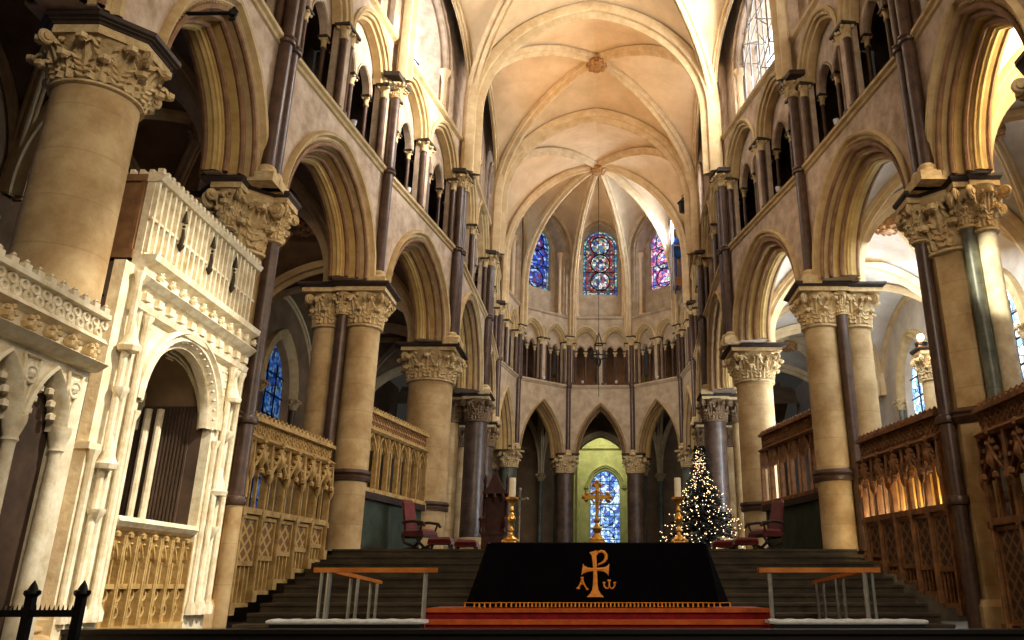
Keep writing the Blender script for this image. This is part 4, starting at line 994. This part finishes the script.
# ------------------------------------------------------------------ big white tomb monument
fr = Fr((-5.92, 9.5), (-5.92, 13.2), (-far, 11)); L = fr.L
t = thing('tomb_monument', 'tall white canopied tomb with a wide arch, lit bright, between the two left piers', 'tomb', (-5.95, 11.4, FL))
uc, s, zs, h = 1.95, 1.06, 2.26, 1.06
b = MB(); b.wall(fr, .52, L, zs, 3.35, 0, [(uc, zs, s, h)]); b.fbox(fr, .52, uc - s, 0, .14, FL, zs); b.fbox(fr, uc + s, L, 0, .14, FL, zs); obj('front', b, M['tomb'], t)
b = MB(); b.fbox(fr, .04, .52, .02, .2, FL, 1.55); b.fbox(fr, .0, .56, -.03, .22, 1.5, 1.58); b.fbox(fr, .1, .5, .05, .2, 1.55, 3.9); b.fbox(fr, 0, .58, -.04, .24, FL, -.35); obj('buttress', b, M['tomb'], t)
for u, t0, z0, z1 in ((.12, -.02, -.3, 1.5), (.3, -.05, -.3, 3.8), (.48, -.02, -.3, 3.8), (.64, -.06, -.3, 3.3), (.8, -.02, -.3, 2.1), (3.12, -.03, -.3, 2.1), (3.28, -.06, -.3, 3.3), (3.46, -.03, -.3, 3.3), (3.62, -.06, -.3, 3.3)):
    b = MB(); q = fr.p(u, t0, 0); b.lathe(q.x, q.y, [(.09, z0 - .1), (.09, z0), (.045, z0 + .1), (.045, z1 - .12), (.08, z1 - .02), (.08, z1)], 8); obj('shaft', b, M['tomb'], t, True)
for u in (.32, 3.37):                               # small niche canopies on the uprights
    b = MB()
    for zz in (1.3, 2.75): b.lathe(*fr.xy(u, -.08), [(.13, zz), (.15, zz + .06), (.11, zz + .1), (.05, zz + .26), (.02, zz + .4), (.001, zz + .42)], 8); b.lathe(*fr.xy(u, -.08), [(.02, zz - .62), (.1, zz - .5), (.1, zz - .46)], 8)
    obj('niche_canopy', b, M['tomb'], t, True)
b = MB(); b.arch(fr, uc, zs, s, h, [(-.16, 0), (-.16, -.07), (-.1, -.1), (-.06, -.04), (0, -.06), (.04, 0), (.07, .06), (.1, .04), (.12, .08), (.12, .16)], 0, 14); obj('arch_moulding', b, M['tomb'], t, True)
b = MB()
for u, z in arch_curve(s, h, .02, 11, 0): b.ball(fr.p(uc + u, -.01, zs + z), .03, 6)
obj('arch_bosses', b, M['tomb'], t, True)
b = MB()                                            # diaper work in the spandrels
for i in range(24):
    for j in range(8):
        u = .68 + i * .12; z = 2.35 + j * .12; du = u - uc
        if u < L - .1 and (abs(du) > s + .12 or z > zs + max([zz for uu, zz in arch_curve(s, h, -.2, 12) if abs(uu - du) < .16] + [0]) + .05): b.ball(fr.p(u, .0, z), .035, 5)
obj('spandrel_diaper', b, M['tomb'], t, True)
b = MB(); b.course(fr, .3, L + .05, [(0, 3.3), (-.08, 3.34), (-.1, 3.42), (-.04, 3.46), (-.04, 3.58), (-.12, 3.64), (-.2, 3.72), (-.12, 3.78), (-.08, 3.8), (-.08, 3.92), (-.2, 3.98), (-.22, 4.06), (.1, 4.06), (.1, 3.3)]); obj('cornice', b, M['tomb'], t)
for i in range(11):
    u = .5 + i * .31; b = MB(); b.fbox(fr, u - .07, u + .07, -.11, -.03, 3.47, 3.57); obj('carved_block', b, M['tomb'], t)
    b = MB(); b.ball(fr.p(u + .15, -.12, 3.86), .05, 8)
    for q in range(5): b.ball(fr.p(u + .15 + .05 * math.cos(q * 1.256), -.14, 3.86 + .045 * math.sin(q * 1.256)), .025, 5)
    obj('carved_boss', b, M['tomb'], t, True)
b = MB(); b.fbox(fr, .3, L, 0.0, .1, 4.06, 5.2); obj('parapet', b, M['tomb'], t)
b = MB()
for i in range(23):
    u = .34 + i * .146; b.fbox(fr, u - .022, u + .022, -.06, 0, 4.1, 5.12)
    if i < 22: b.arch(fr, u + .073, 4.86, .055, .1, [(0, -.04), (0, 0)], 0, 4); b.arch(fr, u + .073, 4.42, .055, .09, [(0, -.04), (0, 0)], 0, 4)
b.course(fr, .28, L, [(0, 5.1), (-.09, 5.12), (-.13, 5.2), (-.06, 5.24), (.12, 5.24), (.12, 5.1)]); b.fbox(fr, .3, L, -.05, 0, 4.56, 4.6)
obj('parapet_tracery', b, M['tomb'], t)
b = MB()
for i in range(26): u = .3 + i * .132; b.fbox(fr, u - .03, u + .03, -.1, -.02, 5.22, 5.29); b.ball(fr.p(u + .066, -.06, 5.26), .035, 5)
for i in range(13): b.fbox(fr, .3, .38, .05 + i * .13, .11 + i * .13, 5.2, 5.29)
obj('cresting', b, M['tomb'], t)
for u in (1.05, 1.95, 2.75):                        # little hanging statues of the parapet
    b = MB(); b.tube([fr.p(u, -.08, 4.5), fr.p(u, -.09, 4.62), fr.p(u, -.08, 4.74)], [.032, .03, .02], 8); b.ball(fr.p(u, -.08, 4.78), .024, 8); b.lathe(*fr.xy(u, -.08), [(.01, 4.4), (.05, 4.47), (.05, 4.5)], 8); b.lathe(*fr.xy(u, -.08), [(.045, 4.84), (.04, 4.88), (.01, 5.02)], 8)
    obj('parapet_figure', b, M['bronze'], t, True)
b = MB(); b.fbox(fr, .3, .4, .1, 1.7, 4.0, 5.2); b.fbox(fr, .27, .4, .1, 1.7, 4.0, 4.12); b.fbox(fr, .26, .4, .1, 1.7, 5.1, 5.2); [b.fbox(fr, .275, .3, .12 + k * .3, .17 + k * .3, 4.1, 5.1) for k in range(6)]; b.quad(fr, .3, L, FL, 4.0, 1.75); obj('shaded_end_panel', b, M['oak2'], t)  # brown tone puts the shade of the parapet's end face into its colour
b = MB()                                            # the vaulted recess with fan ribs
b.quad(fr, uc - s - .5, uc + s + .2, FL, 3.5, 1.2); b.fbox(fr, uc + s - .01, uc + s + .06, .14, 1.2, FL, 3.3)
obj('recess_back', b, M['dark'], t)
b = MB()
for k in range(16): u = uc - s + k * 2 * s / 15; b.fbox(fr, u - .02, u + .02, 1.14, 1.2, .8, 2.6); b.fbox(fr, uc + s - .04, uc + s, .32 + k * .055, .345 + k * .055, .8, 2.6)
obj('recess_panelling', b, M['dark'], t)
b = MB()
for q in (-1, 1):
    for tt, sg_ in ((1.15, -1), (.2, 1)):
        for k in range(6):
            a = k / 5 * PI / 2; c0 = fr.p(uc + q * (s - .03), tt, 2.25); d_ = fr.U * (-q * math.cos(a)) + fr.T * (sg_ * .5 * math.sin(a))
            b.tube([c0 + d_ * ((1 - math.cos(f / 7 * PI / 2)) * .95) + V((0, 0, math.sin(f / 7 * PI / 2) * 1.0)) for f in range(8)], .022, 5)
obj('fan_ribs', b, M['tomb'], t, True)
b = MB(); c = arch_curve(s, h, -.05, 10); b.grid([[fr.p(uc + u, .14, zs + z) for u, z in c], [fr.p(uc + u, 1.2, zs + z) for u, z in c]]); obj('recess_vault', b, M['aisle'], t, True)
for u, tt in ((uc + s - .1, .78), (uc + s - .13, .95)): q = fr.p(u, tt, 0); b = MB(); b.cyl((q.x, q.y, .8), (q.x, q.y, 2.55), .055, None, 8); obj('inner_shaft', b, M['tomb'], t, True)
b = MB(); b.arch(fr, uc - .75, 2.3, .4, .5, [(0, .95), (.06, .9), (.1, 1.0)], 0, 8); obj('inner_arch', b, M['tomb'], t, True)
b = MB(); b.fbox(fr, uc - s, uc + s, .1, .95, FL, .72); obj('chest', b, M['gold'], t)
b = MB(); b.course(fr, uc - s, uc + s, [(.1, .66), (.0, .7), (-.05, .76), (-.02, .82), (1.0, .82), (1.0, .66)]); obj('chest_slab', b, M['tomb'], t)
b = MB(); n = 7
for i in range(n):
    u = uc - s + (i + .5) * 2 * s / n
    og = ogee(.12, .26); b.grid([[fr.p(u + a_, .04, .28 + z) for a_, z in og], [fr.p(u + a_, .04, .34 + z) for a_, z in og]])
    b.ball(fr.p(u, .03, .6), .05, 6); b.ball(fr.p(u - .07, .04, .5), .03, 5); b.ball(fr.p(u + .07, .04, .5), .03, 5)
    for q in (-.13, .13): b.fbox(fr, u + q - .016, u + q + .016, .0, .1, -.5, .6)
    b.fbox(fr, u - .05, u - .02, .05, .1, -.02, .3); b.fbox(fr, u + .02, u + .05, .05, .1, -.02, .3)
    for zz in (-.12, -.32): b.torus(fr.p(u, .07, zz), fr.U, (0, 0, 1), .07, .018, 10, 5)
b.fbox(fr, uc - s, uc + s, .02, .1, -.04, .02); b.fbox(fr, uc - s, uc + s, -.02, .1, FL, -.48)
obj('chest_carving', b, M['gold'], t, True)

# ------------------------------------------------------------------ armchairs and stools on the upper floor
def armchair(x, y, rz, label):
    t = thing('armchair', label, 'armchair', (0, 0, 0)); z0 = 0
    b = MB(); b.box(-.3, -.3, .4, .3, .3, .5); b.lathe(0, 0, [(.36, .47), (.38, .52), (.3, .57), (.1, .58)], 4, 0, PI / 4); obj('seat', b, M['redseat'], t)
    b = MB(); rows = [[(-.22 * w_, yy, zz), (.22 * w_, yy, zz), (.22 * w_, yy + .07, zz), (-.22 * w_, yy + .07, zz)] for yy, zz, w_ in ((.24, .5, 1), (.3, .85, 1), (.38, 1.2, .96), (.41, 1.28, .7))]; b.grid(rows, 0, True); b.add(rows[-1], [(0, 1, 2, 3)]); obj('backrest', b, M['redseat'], t)
    for q in (-1, 1):
        b = MB(); b.tube([(q * .3, .3, .72), (q * .32, .0, .74), (q * .33, -.3, .7), (q * .33, -.36, .62)], .035, 8); b.tube([(q * .32, -.28, .7), (q * .3, -.22, .5)], .028, 6); obj('armrest', b, M['oak'], t, True)
        b = MB(); b.tube([(q * .28, -.3, .42), (q * .33, -.2, .25), (q * .2, 0, .14), (q * .33, .22, .08), (q * .34, .3, 0)], .035, 8); obj('leg', b, M['oak'], t, True)
        b = MB(); b.tube([(q * .28, .3, .42), (q * .33, .2, .25), (q * .2, 0, .16), (q * .33, -.24, .08), (q * .34, -.32, 0)], .035, 8); obj('leg', b, M['oak'], t, True)
    b = MB(); b.box(-.3, .25, .36, .3, .31, .44); b.box(-.3, -.31, .36, .3, -.25, .44); obj('seat_frame', b, M['oak'], t)
    t.location = (x, y, .72); t.rotation_euler = (0, 0, rz); return t
def stool(x, y, label, grp=None):
    t = thing('low_stool', label, 'stool', (0, 0, 0), grp)
    b = MB(); b.box(-.28, -.22, .2, .28, .22, .28); b.lathe(0, 0, [(.36, .27), (.38, .31), (.3, .36), (.1, .37)], 4, 0, PI / 4); obj('seat', b, M['redseat'], t)
    for sx in (-1, 1):
        for sy in (-1, 1):
            b = MB(); b.tube([(sx * .22, sy * .16, .22), (sx * .25, sy * .18, .1), (sx * .23, sy * .17, 0)], [.035, .025, .03], 8); obj('leg', b, M['oak'], t, True)
    t.location = (x, y, .72); return t
armchair(-4.3, 20.6, math.radians(66), 'red upholstered armchair with tall back beside the left round pier')
armchair(4.1, 20.6, math.radians(-66), 'red upholstered armchair with tall back beside the right screen')
stool(-3.72, 20.3, 'low red stool next to the left armchair')
dup(bpy.data.objects['low_stool'], (-3.3, 21.6, .72), 'low red stool nearest the altar on the left, beyond the first stool')
dup(bpy.data.objects['low_stool'], (3.55, 20.4, .72), 'low red stool beside the right armchair')
dup(bpy.data.objects['low_stool'], (3.2, 21.7, .72), 'low red stool between the right armchair and the lit fir tree')

# ------------------------------------------------------------------ fir tree with fairy lights
tx, ty, tz = 3.25, 26.0, .93
t = thing('fir_tree', 'dark fir tree covered with fairy lights, right of the altar', 'tree', (tx, ty, tz))
b = MB(); b.cyl((tx, ty, tz), (tx, ty, tz + 3.2), .07, .015, 8); obj('trunk', b, M['oak'], t)
rnd = random.Random(3); b = MB(); tips = []
for i in range(230):
    f = rnd.random() ** .8; z = tz + .15 + f * 3.0; R = (1.4 * (1 - f) ** 1.4 + .1) * rnd.uniform(.7, 1.1); a = rnd.uniform(0, 2 * PI)
    d = V((math.cos(a), math.sin(a), 0)); p0 = V((tx, ty, z + .1)); p1 = p0 + d * R + V((0, 0, -.22 * R))
    b.cyl(p0, p1, .012, .004, 4, 0, False); tips.append((p0, p1))
    nb = max(4, int(R * 16)); sd = V((-d.y, d.x, 0))
    for k in range(nb):
        q = p0.lerp(p1, .15 + .85 * k / nb)
        for sgn in (-1, 1):
            e = q + sd * sgn * .13 * (1.1 - .5 * k / nb) + d * .1 + V((0, 0, rnd.uniform(-.04, .04)))
            b.add([q - d * .03, q + d * .03, e + V((0, 0, .012)), e - V((0, 0, .012))], [(0, 1, 2), (0, 2, 3), (1, 0, 3), (1, 3, 2)])
obj('branches', b, M['needle'], t)
b = MB(); b.cyl((tx, ty, tz), (tx, ty, tz + .25), .2, .24, 14); obj('tub', b, M['oak'], t, True)
ls = thing('fairy_lights', 'string of warm white fairy lights wound over the fir tree', 'lights', (tx, ty, tz))
pts = []
for i in range(620):
    f = (i / 620) ** 1.2; z = tz + .12 + f * 3.05 + rnd.uniform(-.06, .06); a = rnd.uniform(0, 2 * PI); R = (1.5 * (1 - f) ** 1.5 + .1) * rnd.uniform(.4, 1.16)
    pts.append(V((tx + R * math.cos(a), ty + R * math.sin(a), z)))
near = sorted(pts, key=lambda p: p.y); ind = near[:100]; rest = near[100:]
for p in ind: b = MB(); b.ball(p, .014, 6); obj('bulb', b, M['bulb'], ls)
b = MB()
for p in rest: b.ball(p, .014, 6)
o = obj('bulb_cluster', b, M['bulb'], ls); o['kind'] = 'stuff'
b = MB(); hp = [V((tx + (1.05 * (1 - k / 90) + .05) * math.cos(k * .55), ty + (1.05 * (1 - k / 90) + .05) * math.sin(k * .55), tz + .15 + 3.0 * k / 90)) for k in range(91)]
b.tube(hp, .006, 4); obj('wire', b, M['iron'], ls)

# ------------------------------------------------------------------ dark carved throne, statue and cross staff left of the altar
x, y, z = -3.1, 25.4, .93
t = thing('carved_throne', 'dark red brown carved wooden throne with tall pointed canopy, left of the altar', 'throne', (x, y, z))
b = MB(); b.box(x - .33, y - .25, z, x + .33, y + .3, z + .5); b.box(x - .36, y - .28, z + .5, x + .36, y + .3, z + .56); obj('seat', b, M['redwood'], t)
b = MB(); b.plate([(x - .33, y + .3, z + .5), (x + .33, y + .3, z + .5), (x + .33, y + .3, z + 1.75), (x, y + .3, z + 2.05), (x - .33, y + .3, z + 1.75)], (0, 1, 0), .06); obj('backrest', b, M['redwood'], t)
for q in (-1, 1):
    b = MB(); b.lathe(x + q * .34, y + .25, [(.05, z + .5), (.05, z + 1.7), (.08, z + 1.74), (.05, z + 1.8), (.03, z + 2.0), (.06, z + 2.08), (.01, z + 2.3)], 8); obj('post', b, M['redwood'], t, True)
    b = MB(); b.tube([(x + q * .34, y + .25, z + 1.0), (x + q * .35, y - .1, z + .98), (x + q * .35, y - .26, z + .85), (x + q * .35, y - .2, z + .7), (x + q * .35, y - .27, z + .55)], .045, 8); b.ball((x + q * .35, y - .28, z + .93), .07, 8); obj('armrest', b, M['redwood'], t, True)
b = MB(); b.plate([(x - .36, y - .05, z + 1.7), (x + .36, y - .05, z + 1.7), (x + .2, y - .05, z + 1.95), (x, y - .05, z + 2.4), (x - .2, y - .05, z + 1.95)], (0, 1, 0), .35); b.ball((x, y + .1, z + 2.42), .07, 8)
for q in (-.25, 0, .25): b.lathe(x + q, y - .08, [(.01, z + 1.5), (.06, z + 1.6), (.03, z + 1.7)], 8)
obj('canopy', b, M['redwood'], t)

x, y, z = -2.38, 25.8, .53
t = thing('processional_cross', 'pale metal cross on a thin staff behind the left candlestick', 'cross', (x, y, z))
b = MB(); b.lathe(x, y, [(.2, z + .4), (.2, z + .46), (.04, z + .55), (.03, z + 1.6)], 12); obj('staff', b, M['statue'], t, True)
b = MB(); b.box(x - .03, y - .03, z + 1.6, x + .03, y + .03, z + 2.25); b.box(x - .22, y - .03, z + 1.95, x + .22, y + .03, z + 2.02)
for q in ((-.22, 1.985), (.22, 1.985), (0, 2.27)): b.ball((x + q[0], y, z + q[1]), .06, 8)
obj('cross', b, M['statue'], t)

# ------------------------------------------------------------------ hanging things
x, y = .08, 37.0
t = thing('hanging_corona', 'dark ring lamp hanging on a long thin chain before the apse', 'lamp', (x, y, 9.9))
b = MB(); b.cyl((x, y, 11.4), (x, y, 19.6), .014, None, 6); obj('chain', b, M['iron'], t)
b = MB(); b.cyl((x, y, 8.2), (x, y, 11.4), .016, None, 6)
for zz, R in ((10.1, .42), (10.7, .2)): b.torus((x, y, zz), (1, 0, 0), (0, 1, 0), R, .03, 24, 6)
for i in range(8):
    a = i * PI / 4; px, py = x + .42 * math.cos(a), y + .42 * math.sin(a); b.cyl((px, py, 10.1), (x, y, 11.3), .01, None, 5); b.lathe(px, py, [(.03, 10.08), (.05, 10.18), (.02, 10.2), (.02, 10.32)], 8)
b.lathe(x, y, [(.02, 9.6), (.1, 9.75), (.13, 9.9), (.06, 10.05), (.02, 10.1)], 12); obj('ring', b, M['iron'], t, True)
x, y, z = 4.0, 34.2, 16.5
t = thing('lantern', 'small black lantern high at right under the apse vault', 'lantern', (x, y, z))
b = MB(); b.lathe(x, y, [(.12, z - .3), (.2, z - .25), (.22, z + .15), (.3, z + .2), (.1, z + .4), (.03, z + .5)], 8); obj('body', b, M['iron'], t)
b = MB(); b.torus((x, y, z + .55), (1, 0, 0), (0, 0, 1), .06, .015, 12, 5); b.tube([(x, y, z + .6), (x + .15, y, z + .8), (x + .5, y, z + .75)], .02, 6); obj('bracket', b, M['iron'], t)
t = thing('tie_rod', 'thin black iron rod across the top of the nearest left pier', 'rod', (-5.9, 10, 8))
b = MB(); b.cyl((-6.6, 10.0, 7.98), (-5.42, 10.0, 8.0), .03, None, 8); b.ball((-5.4, 10, 8), .07, 8); b.tube([(-5.4, 10, 8.1), (-5.34, 10, 8.02), (-5.36, 10, 7.9), (-5.44, 10, 7.88)], .025, 6); b.tube([(-6.6, 10, 7.98), (-6.6, 9.9, 7.6), (-6.6, 9.7, 6.98)], .03, 6); obj('rod', b, M['iron'], t, True)
x, y = 9.0, 21.5
t = thing('aisle_column', 'golden stone column in the right aisle, lit by the small lamp above it', 'column', (x, y, .72))
column(t, x, y, .72, 5.2, 5.9, .24, .16, 'pier', (.5, 4, PI / 4), None, 6, 14)
t = thing('wall_lamp', 'small glowing lamp on top of the golden column in the right aisle', 'lamp', (x - .2, y - .2, 6.1))
b = MB(); b.ball((x - .2, y - .2, 6.36), .1, 10); obj('globe', b, M['lampglow'], t, True)
b = MB(); b.lathe(x - .2, y - .2, [(.16, 6.1), (.18, 6.2), (.06, 6.26)], 12); obj('stand', b, M['iron'], t, True)

# scaffolding in front of the upper right windows, and blue sheeting in the apse
def scaffold(label, x, ys, z0, z1, dx, nb, seed):
    rn = random.Random(seed); t = thing('scaffold', label, 'scaffold', (x, sum(ys) / len(ys), z0))
    for y in ys:
        for q in (0, dx): b = MB(); b.cyl((x + q, y, z0), (x + q, y, z1), .026, None, 8); obj('standard', b, M['scaff'], t, True)
    z = z0 + .4
    while z < z1:
        for q in (0, dx): b = MB(); b.cyl((x + q, ys[0] - .3, z), (x + q, ys[-1] + .3, z), .022, None, 8); obj('ledger', b, M['scaff'], t, True)
        for y in ys: b = MB(); b.cyl((x, y, z + .05), (x + dx, y, z + .05), .022, None, 8); obj('transom', b, M['scaff'], t, True)
        b = MB(); b.box(min(x, x + dx), ys[0], z + .06, max(x, x + dx), ys[-1], z + .11); obj('board', b, M['railwood'], t) if rn.random() < .5 else None
        z += 1.7
    for i in range(nb):
        y0, y1 = rn.choice(ys), rn.choice(ys); zz = rn.uniform(z0, z1 - 2)
        b = MB(); b.cyl((x, y0, zz), (x, y1 + .2, zz + rn.uniform(1.2, 2)), .022, None, 8); obj('brace', b, M['scaff'], t, True)
    return t
scaffold('tangle of scaffold poles before the bright upper right window', 4.75, (18.9, 20.1, 21.3, 22.3), 13.72, 18.2, .45, 5, 5)
t = scaffold('scaffold with blue sheeting beside the pink apse window', 3.75, (37.0, 37.9, 38.7), 13.6, 18.0, .5, 6, 9)
b = MB(); b.box(3.95, 38.0, 13.9, 4.0, 38.9, 16.6); b.box(3.7, 37.1, 15.2, 4.3, 37.13, 16.2); obj('sheeting', b, M['net'], t)

# ------------------------------------------------------------------ floodlights standing on the gallery sill
def flood(loc, label):
    t = thing('floodlight', label, 'lamp', loc, 'gallery floodlights')
    x, y, z = loc; b = MB(); b.box(x - .06, y - .06, z, x + .06, y + .06, z + .03); b.cyl((x, y, z + .03), (x, y, z + .09), .02, None, 6); obj('stand', b, M['iron'], t)
    b = MB(); b.cyl((x, y, z + .07), (x, y, z + .2), .05, .075, 10); obj('head', b, M['linen'], t, True)
for nm, d in (('left', (-4.2, 39.0)), ('second from left', (-2.7, 40.6)), ('middle left', (-.75, 41.5)), ('middle right', (1.0, 41.5)), ('right', (3.1, 40.5))):
    flood((d[0], d[1] - .02, ZS + .09), 'tiny pale floodlight on the apse gallery sill, %s of its five' % nm)
for side, N, sg in SIDE:
    for i, (u, nm) in enumerate((('BC', 'third'), ('CD', 'fourth'))):
        P, Q = N[u[0]], N[u[1]]; fr = Fr(P, Q, (sg * 20, 18)); q = fr.p(fr.L * (.28 if i else .62), -.02, ZS + .09)
        flood((q.x, q.y, q.z), 'tiny pale floodlight on the %s gallery sill, %s bay from the viewer' % (side, nm))

# ------------------------------------------------------------------ light
def light(kind, loc, to, e, col, size=1.0, spot=60, blend=.6, sy=None):
    d = bpy.data.lights.new('light', kind); d.energy = e; d.color = col
    if kind == 'AREA':
        d.size = size
        if sy: d.shape = 'RECTANGLE'; d.size_y = sy
    elif kind == 'SPOT': d.spot_size = math.radians(spot); d.spot_blend = blend; d.shadow_soft_size = size
    elif kind == 'POINT': d.shadow_soft_size = size
    o = bpy.data.objects.new('light', d); COL.objects.link(o); o.location = loc
    o.rotation_euler = (V(to) - V(loc)).to_track_quat('-Z', 'Y').to_euler()
    return o
WARM = (1, .73, .46); AMB = (1, .56, .22); NEUT = (1, .86, .68); COOL = (.8, .9, 1)
# warm floods washing the vaults from the galleries
light('SPOT', (-3.6, 25.6, 13.9), (1.0, 26.7, 19.2), 820, AMB, .3, 100, .9)
light('SPOT', (3.4, 27.5, 13.9), (-1.0, 26.7, 19.2), 430, WARM, .3, 100, .9)
light('SPOT', (-3.7, 33.0, 13.9), (.6, 34.5, 19.5), 560, AMB, .3, 100, .9)
light('SPOT', (3.6, 33.0, 13.9), (-.6, 34.5, 19.5), 260, WARM, .3, 100, .9)
light('SPOT', (-4.3, 20.8, 13.9), (1, 19, 19.2), 300, WARM, .3, 110, .8)
# daylight through the upper windows
light('AREA', (4.3, 20.5, 16), (-4, 21, 13.5), 640, (1, .95, .86), 2.0, sy=3)
light('AREA', (3.9, 37.6, 16.5), (-1, 37, 18.5), 400, (.66, .8, 1), 1.4, sy=2)
light('AREA', (0, 41.2, 17), (0, 36, 15), 60, NEUT, 2)
# sun from a high window behind the viewer's right on to the white tomb and the left gallery
light('SPOT', (5.6, 8.8, 12.9), (-6.0, 11.0, 1.6), 17000, (1, .93, .8), .12, 22, .7)
light('SPOT', (4.9, 15.6, 14.2), (-5.0, 18.9, 12.7), 15000, (1, .95, .86), .2, 34, .7)
light('SPOT', (-5.0, 1, 11), (7.15, 12.75, 4.8), 30000, (1, .9, .66), .1, 5.5, .5)
# added fill lights around the viewer, no lamps seen there
light('AREA', (4.0, -2.5, 9), (-6, 18, 7), 1000, NEUT, 4, sy=5)
light('SPOT', (3.8, 8.5, 8.5), (-5.4, 18.0, 5.2), 1500, WARM, .3, 42, .8)
light('SPOT', (-3.8, 8.5, 8.5), (5.2, 18.5, 8.0), 1100, (1, .7, .45), .3, 27, .9)
light('SPOT', (0, 3.5, 8), (0, 12.2, .1), 420, (1, .82, .58), .2, 24, .7)
# aisles and ambulatory
light('AREA', (8.4, 22, 9), (8.5, 24, 2), 1100, COOL, 3, sy=14)
light('AREA', (10.2, 24, 5.5), (6, 24, 7), 1300, COOL, 2, sy=8)
light('AREA', (-8.6, 20, 9), (-8.5, 22, 2), 50, WARM, 2, sy=10)
light('AREA', (.3, 50.5, 9.5), (.4, 53.5, 6), 170, (1, .97, .7), 2)
light('AREA', (0, 45, 8.5), (0, 45, 0), 25, COOL, 3)
light('POINT', (8.65, 21.1, 6.25), (0, 0, 0), 60, AMB, .1)
for yy in (14.5, 15.3, 16.1, 16.8): light('POINT', (6.16 - (yy - 14) * .13, yy, 1.3), (0, 0, 0), 22, (1, .84, .52), .04)  # added lamps, hidden behind the right screen to brighten its gold backing
light('AREA', (8.6, 11, 8.5), (6.5, 11, 9.5), 420, (1, .8, .5), 1.5)
for a in (-.9, 1.35, 2.6): light('POINT', (a, 42.9, 10.3), (0, 0, 0), 20, AMB, .1)
light('AREA', (0, 33, 10), (0, 41, 9.5), 260, (1, .93, .86), 3)

w = bpy.data.worlds.new('World'); SC.world = w; w.use_nodes = True
w.node_tree.nodes['Background'].inputs[0].default_value = (.9, .82, .7, 1); w.node_tree.nodes['Background'].inputs[1].default_value = .025

cam = bpy.data.cameras.new('Camera'); co = bpy.data.objects.new('Camera', cam); COL.objects.link(co)
Fpx, TH, CX, CY = 816.0, 19.6, 597.0, 295.0
cam.sensor_width = 36; cam.sensor_fit = 'HORIZONTAL'; cam.lens = Fpx / 1024 * 36
cam.shift_x = (512 - CX) / 1024; cam.shift_y = (CY - 320) / 1024
co.location = (0, 0, 0); co.rotation_euler = (math.radians(90 + TH), 0, 0)
cam.clip_start = .05; cam.clip_end = 300
SC.camera = co
SC.view_settings.view_transform = 'Standard'; SC.view_settings.look = 'None'; SC.view_settings.exposure = .05; SC.view_settings.gamma = 1
SC.view_settings.use_curve_mapping = False
SC.cycles.use_denoising = True
SC.cycles.max_bounces = 6; SC.cycles.diffuse_bounces = 3
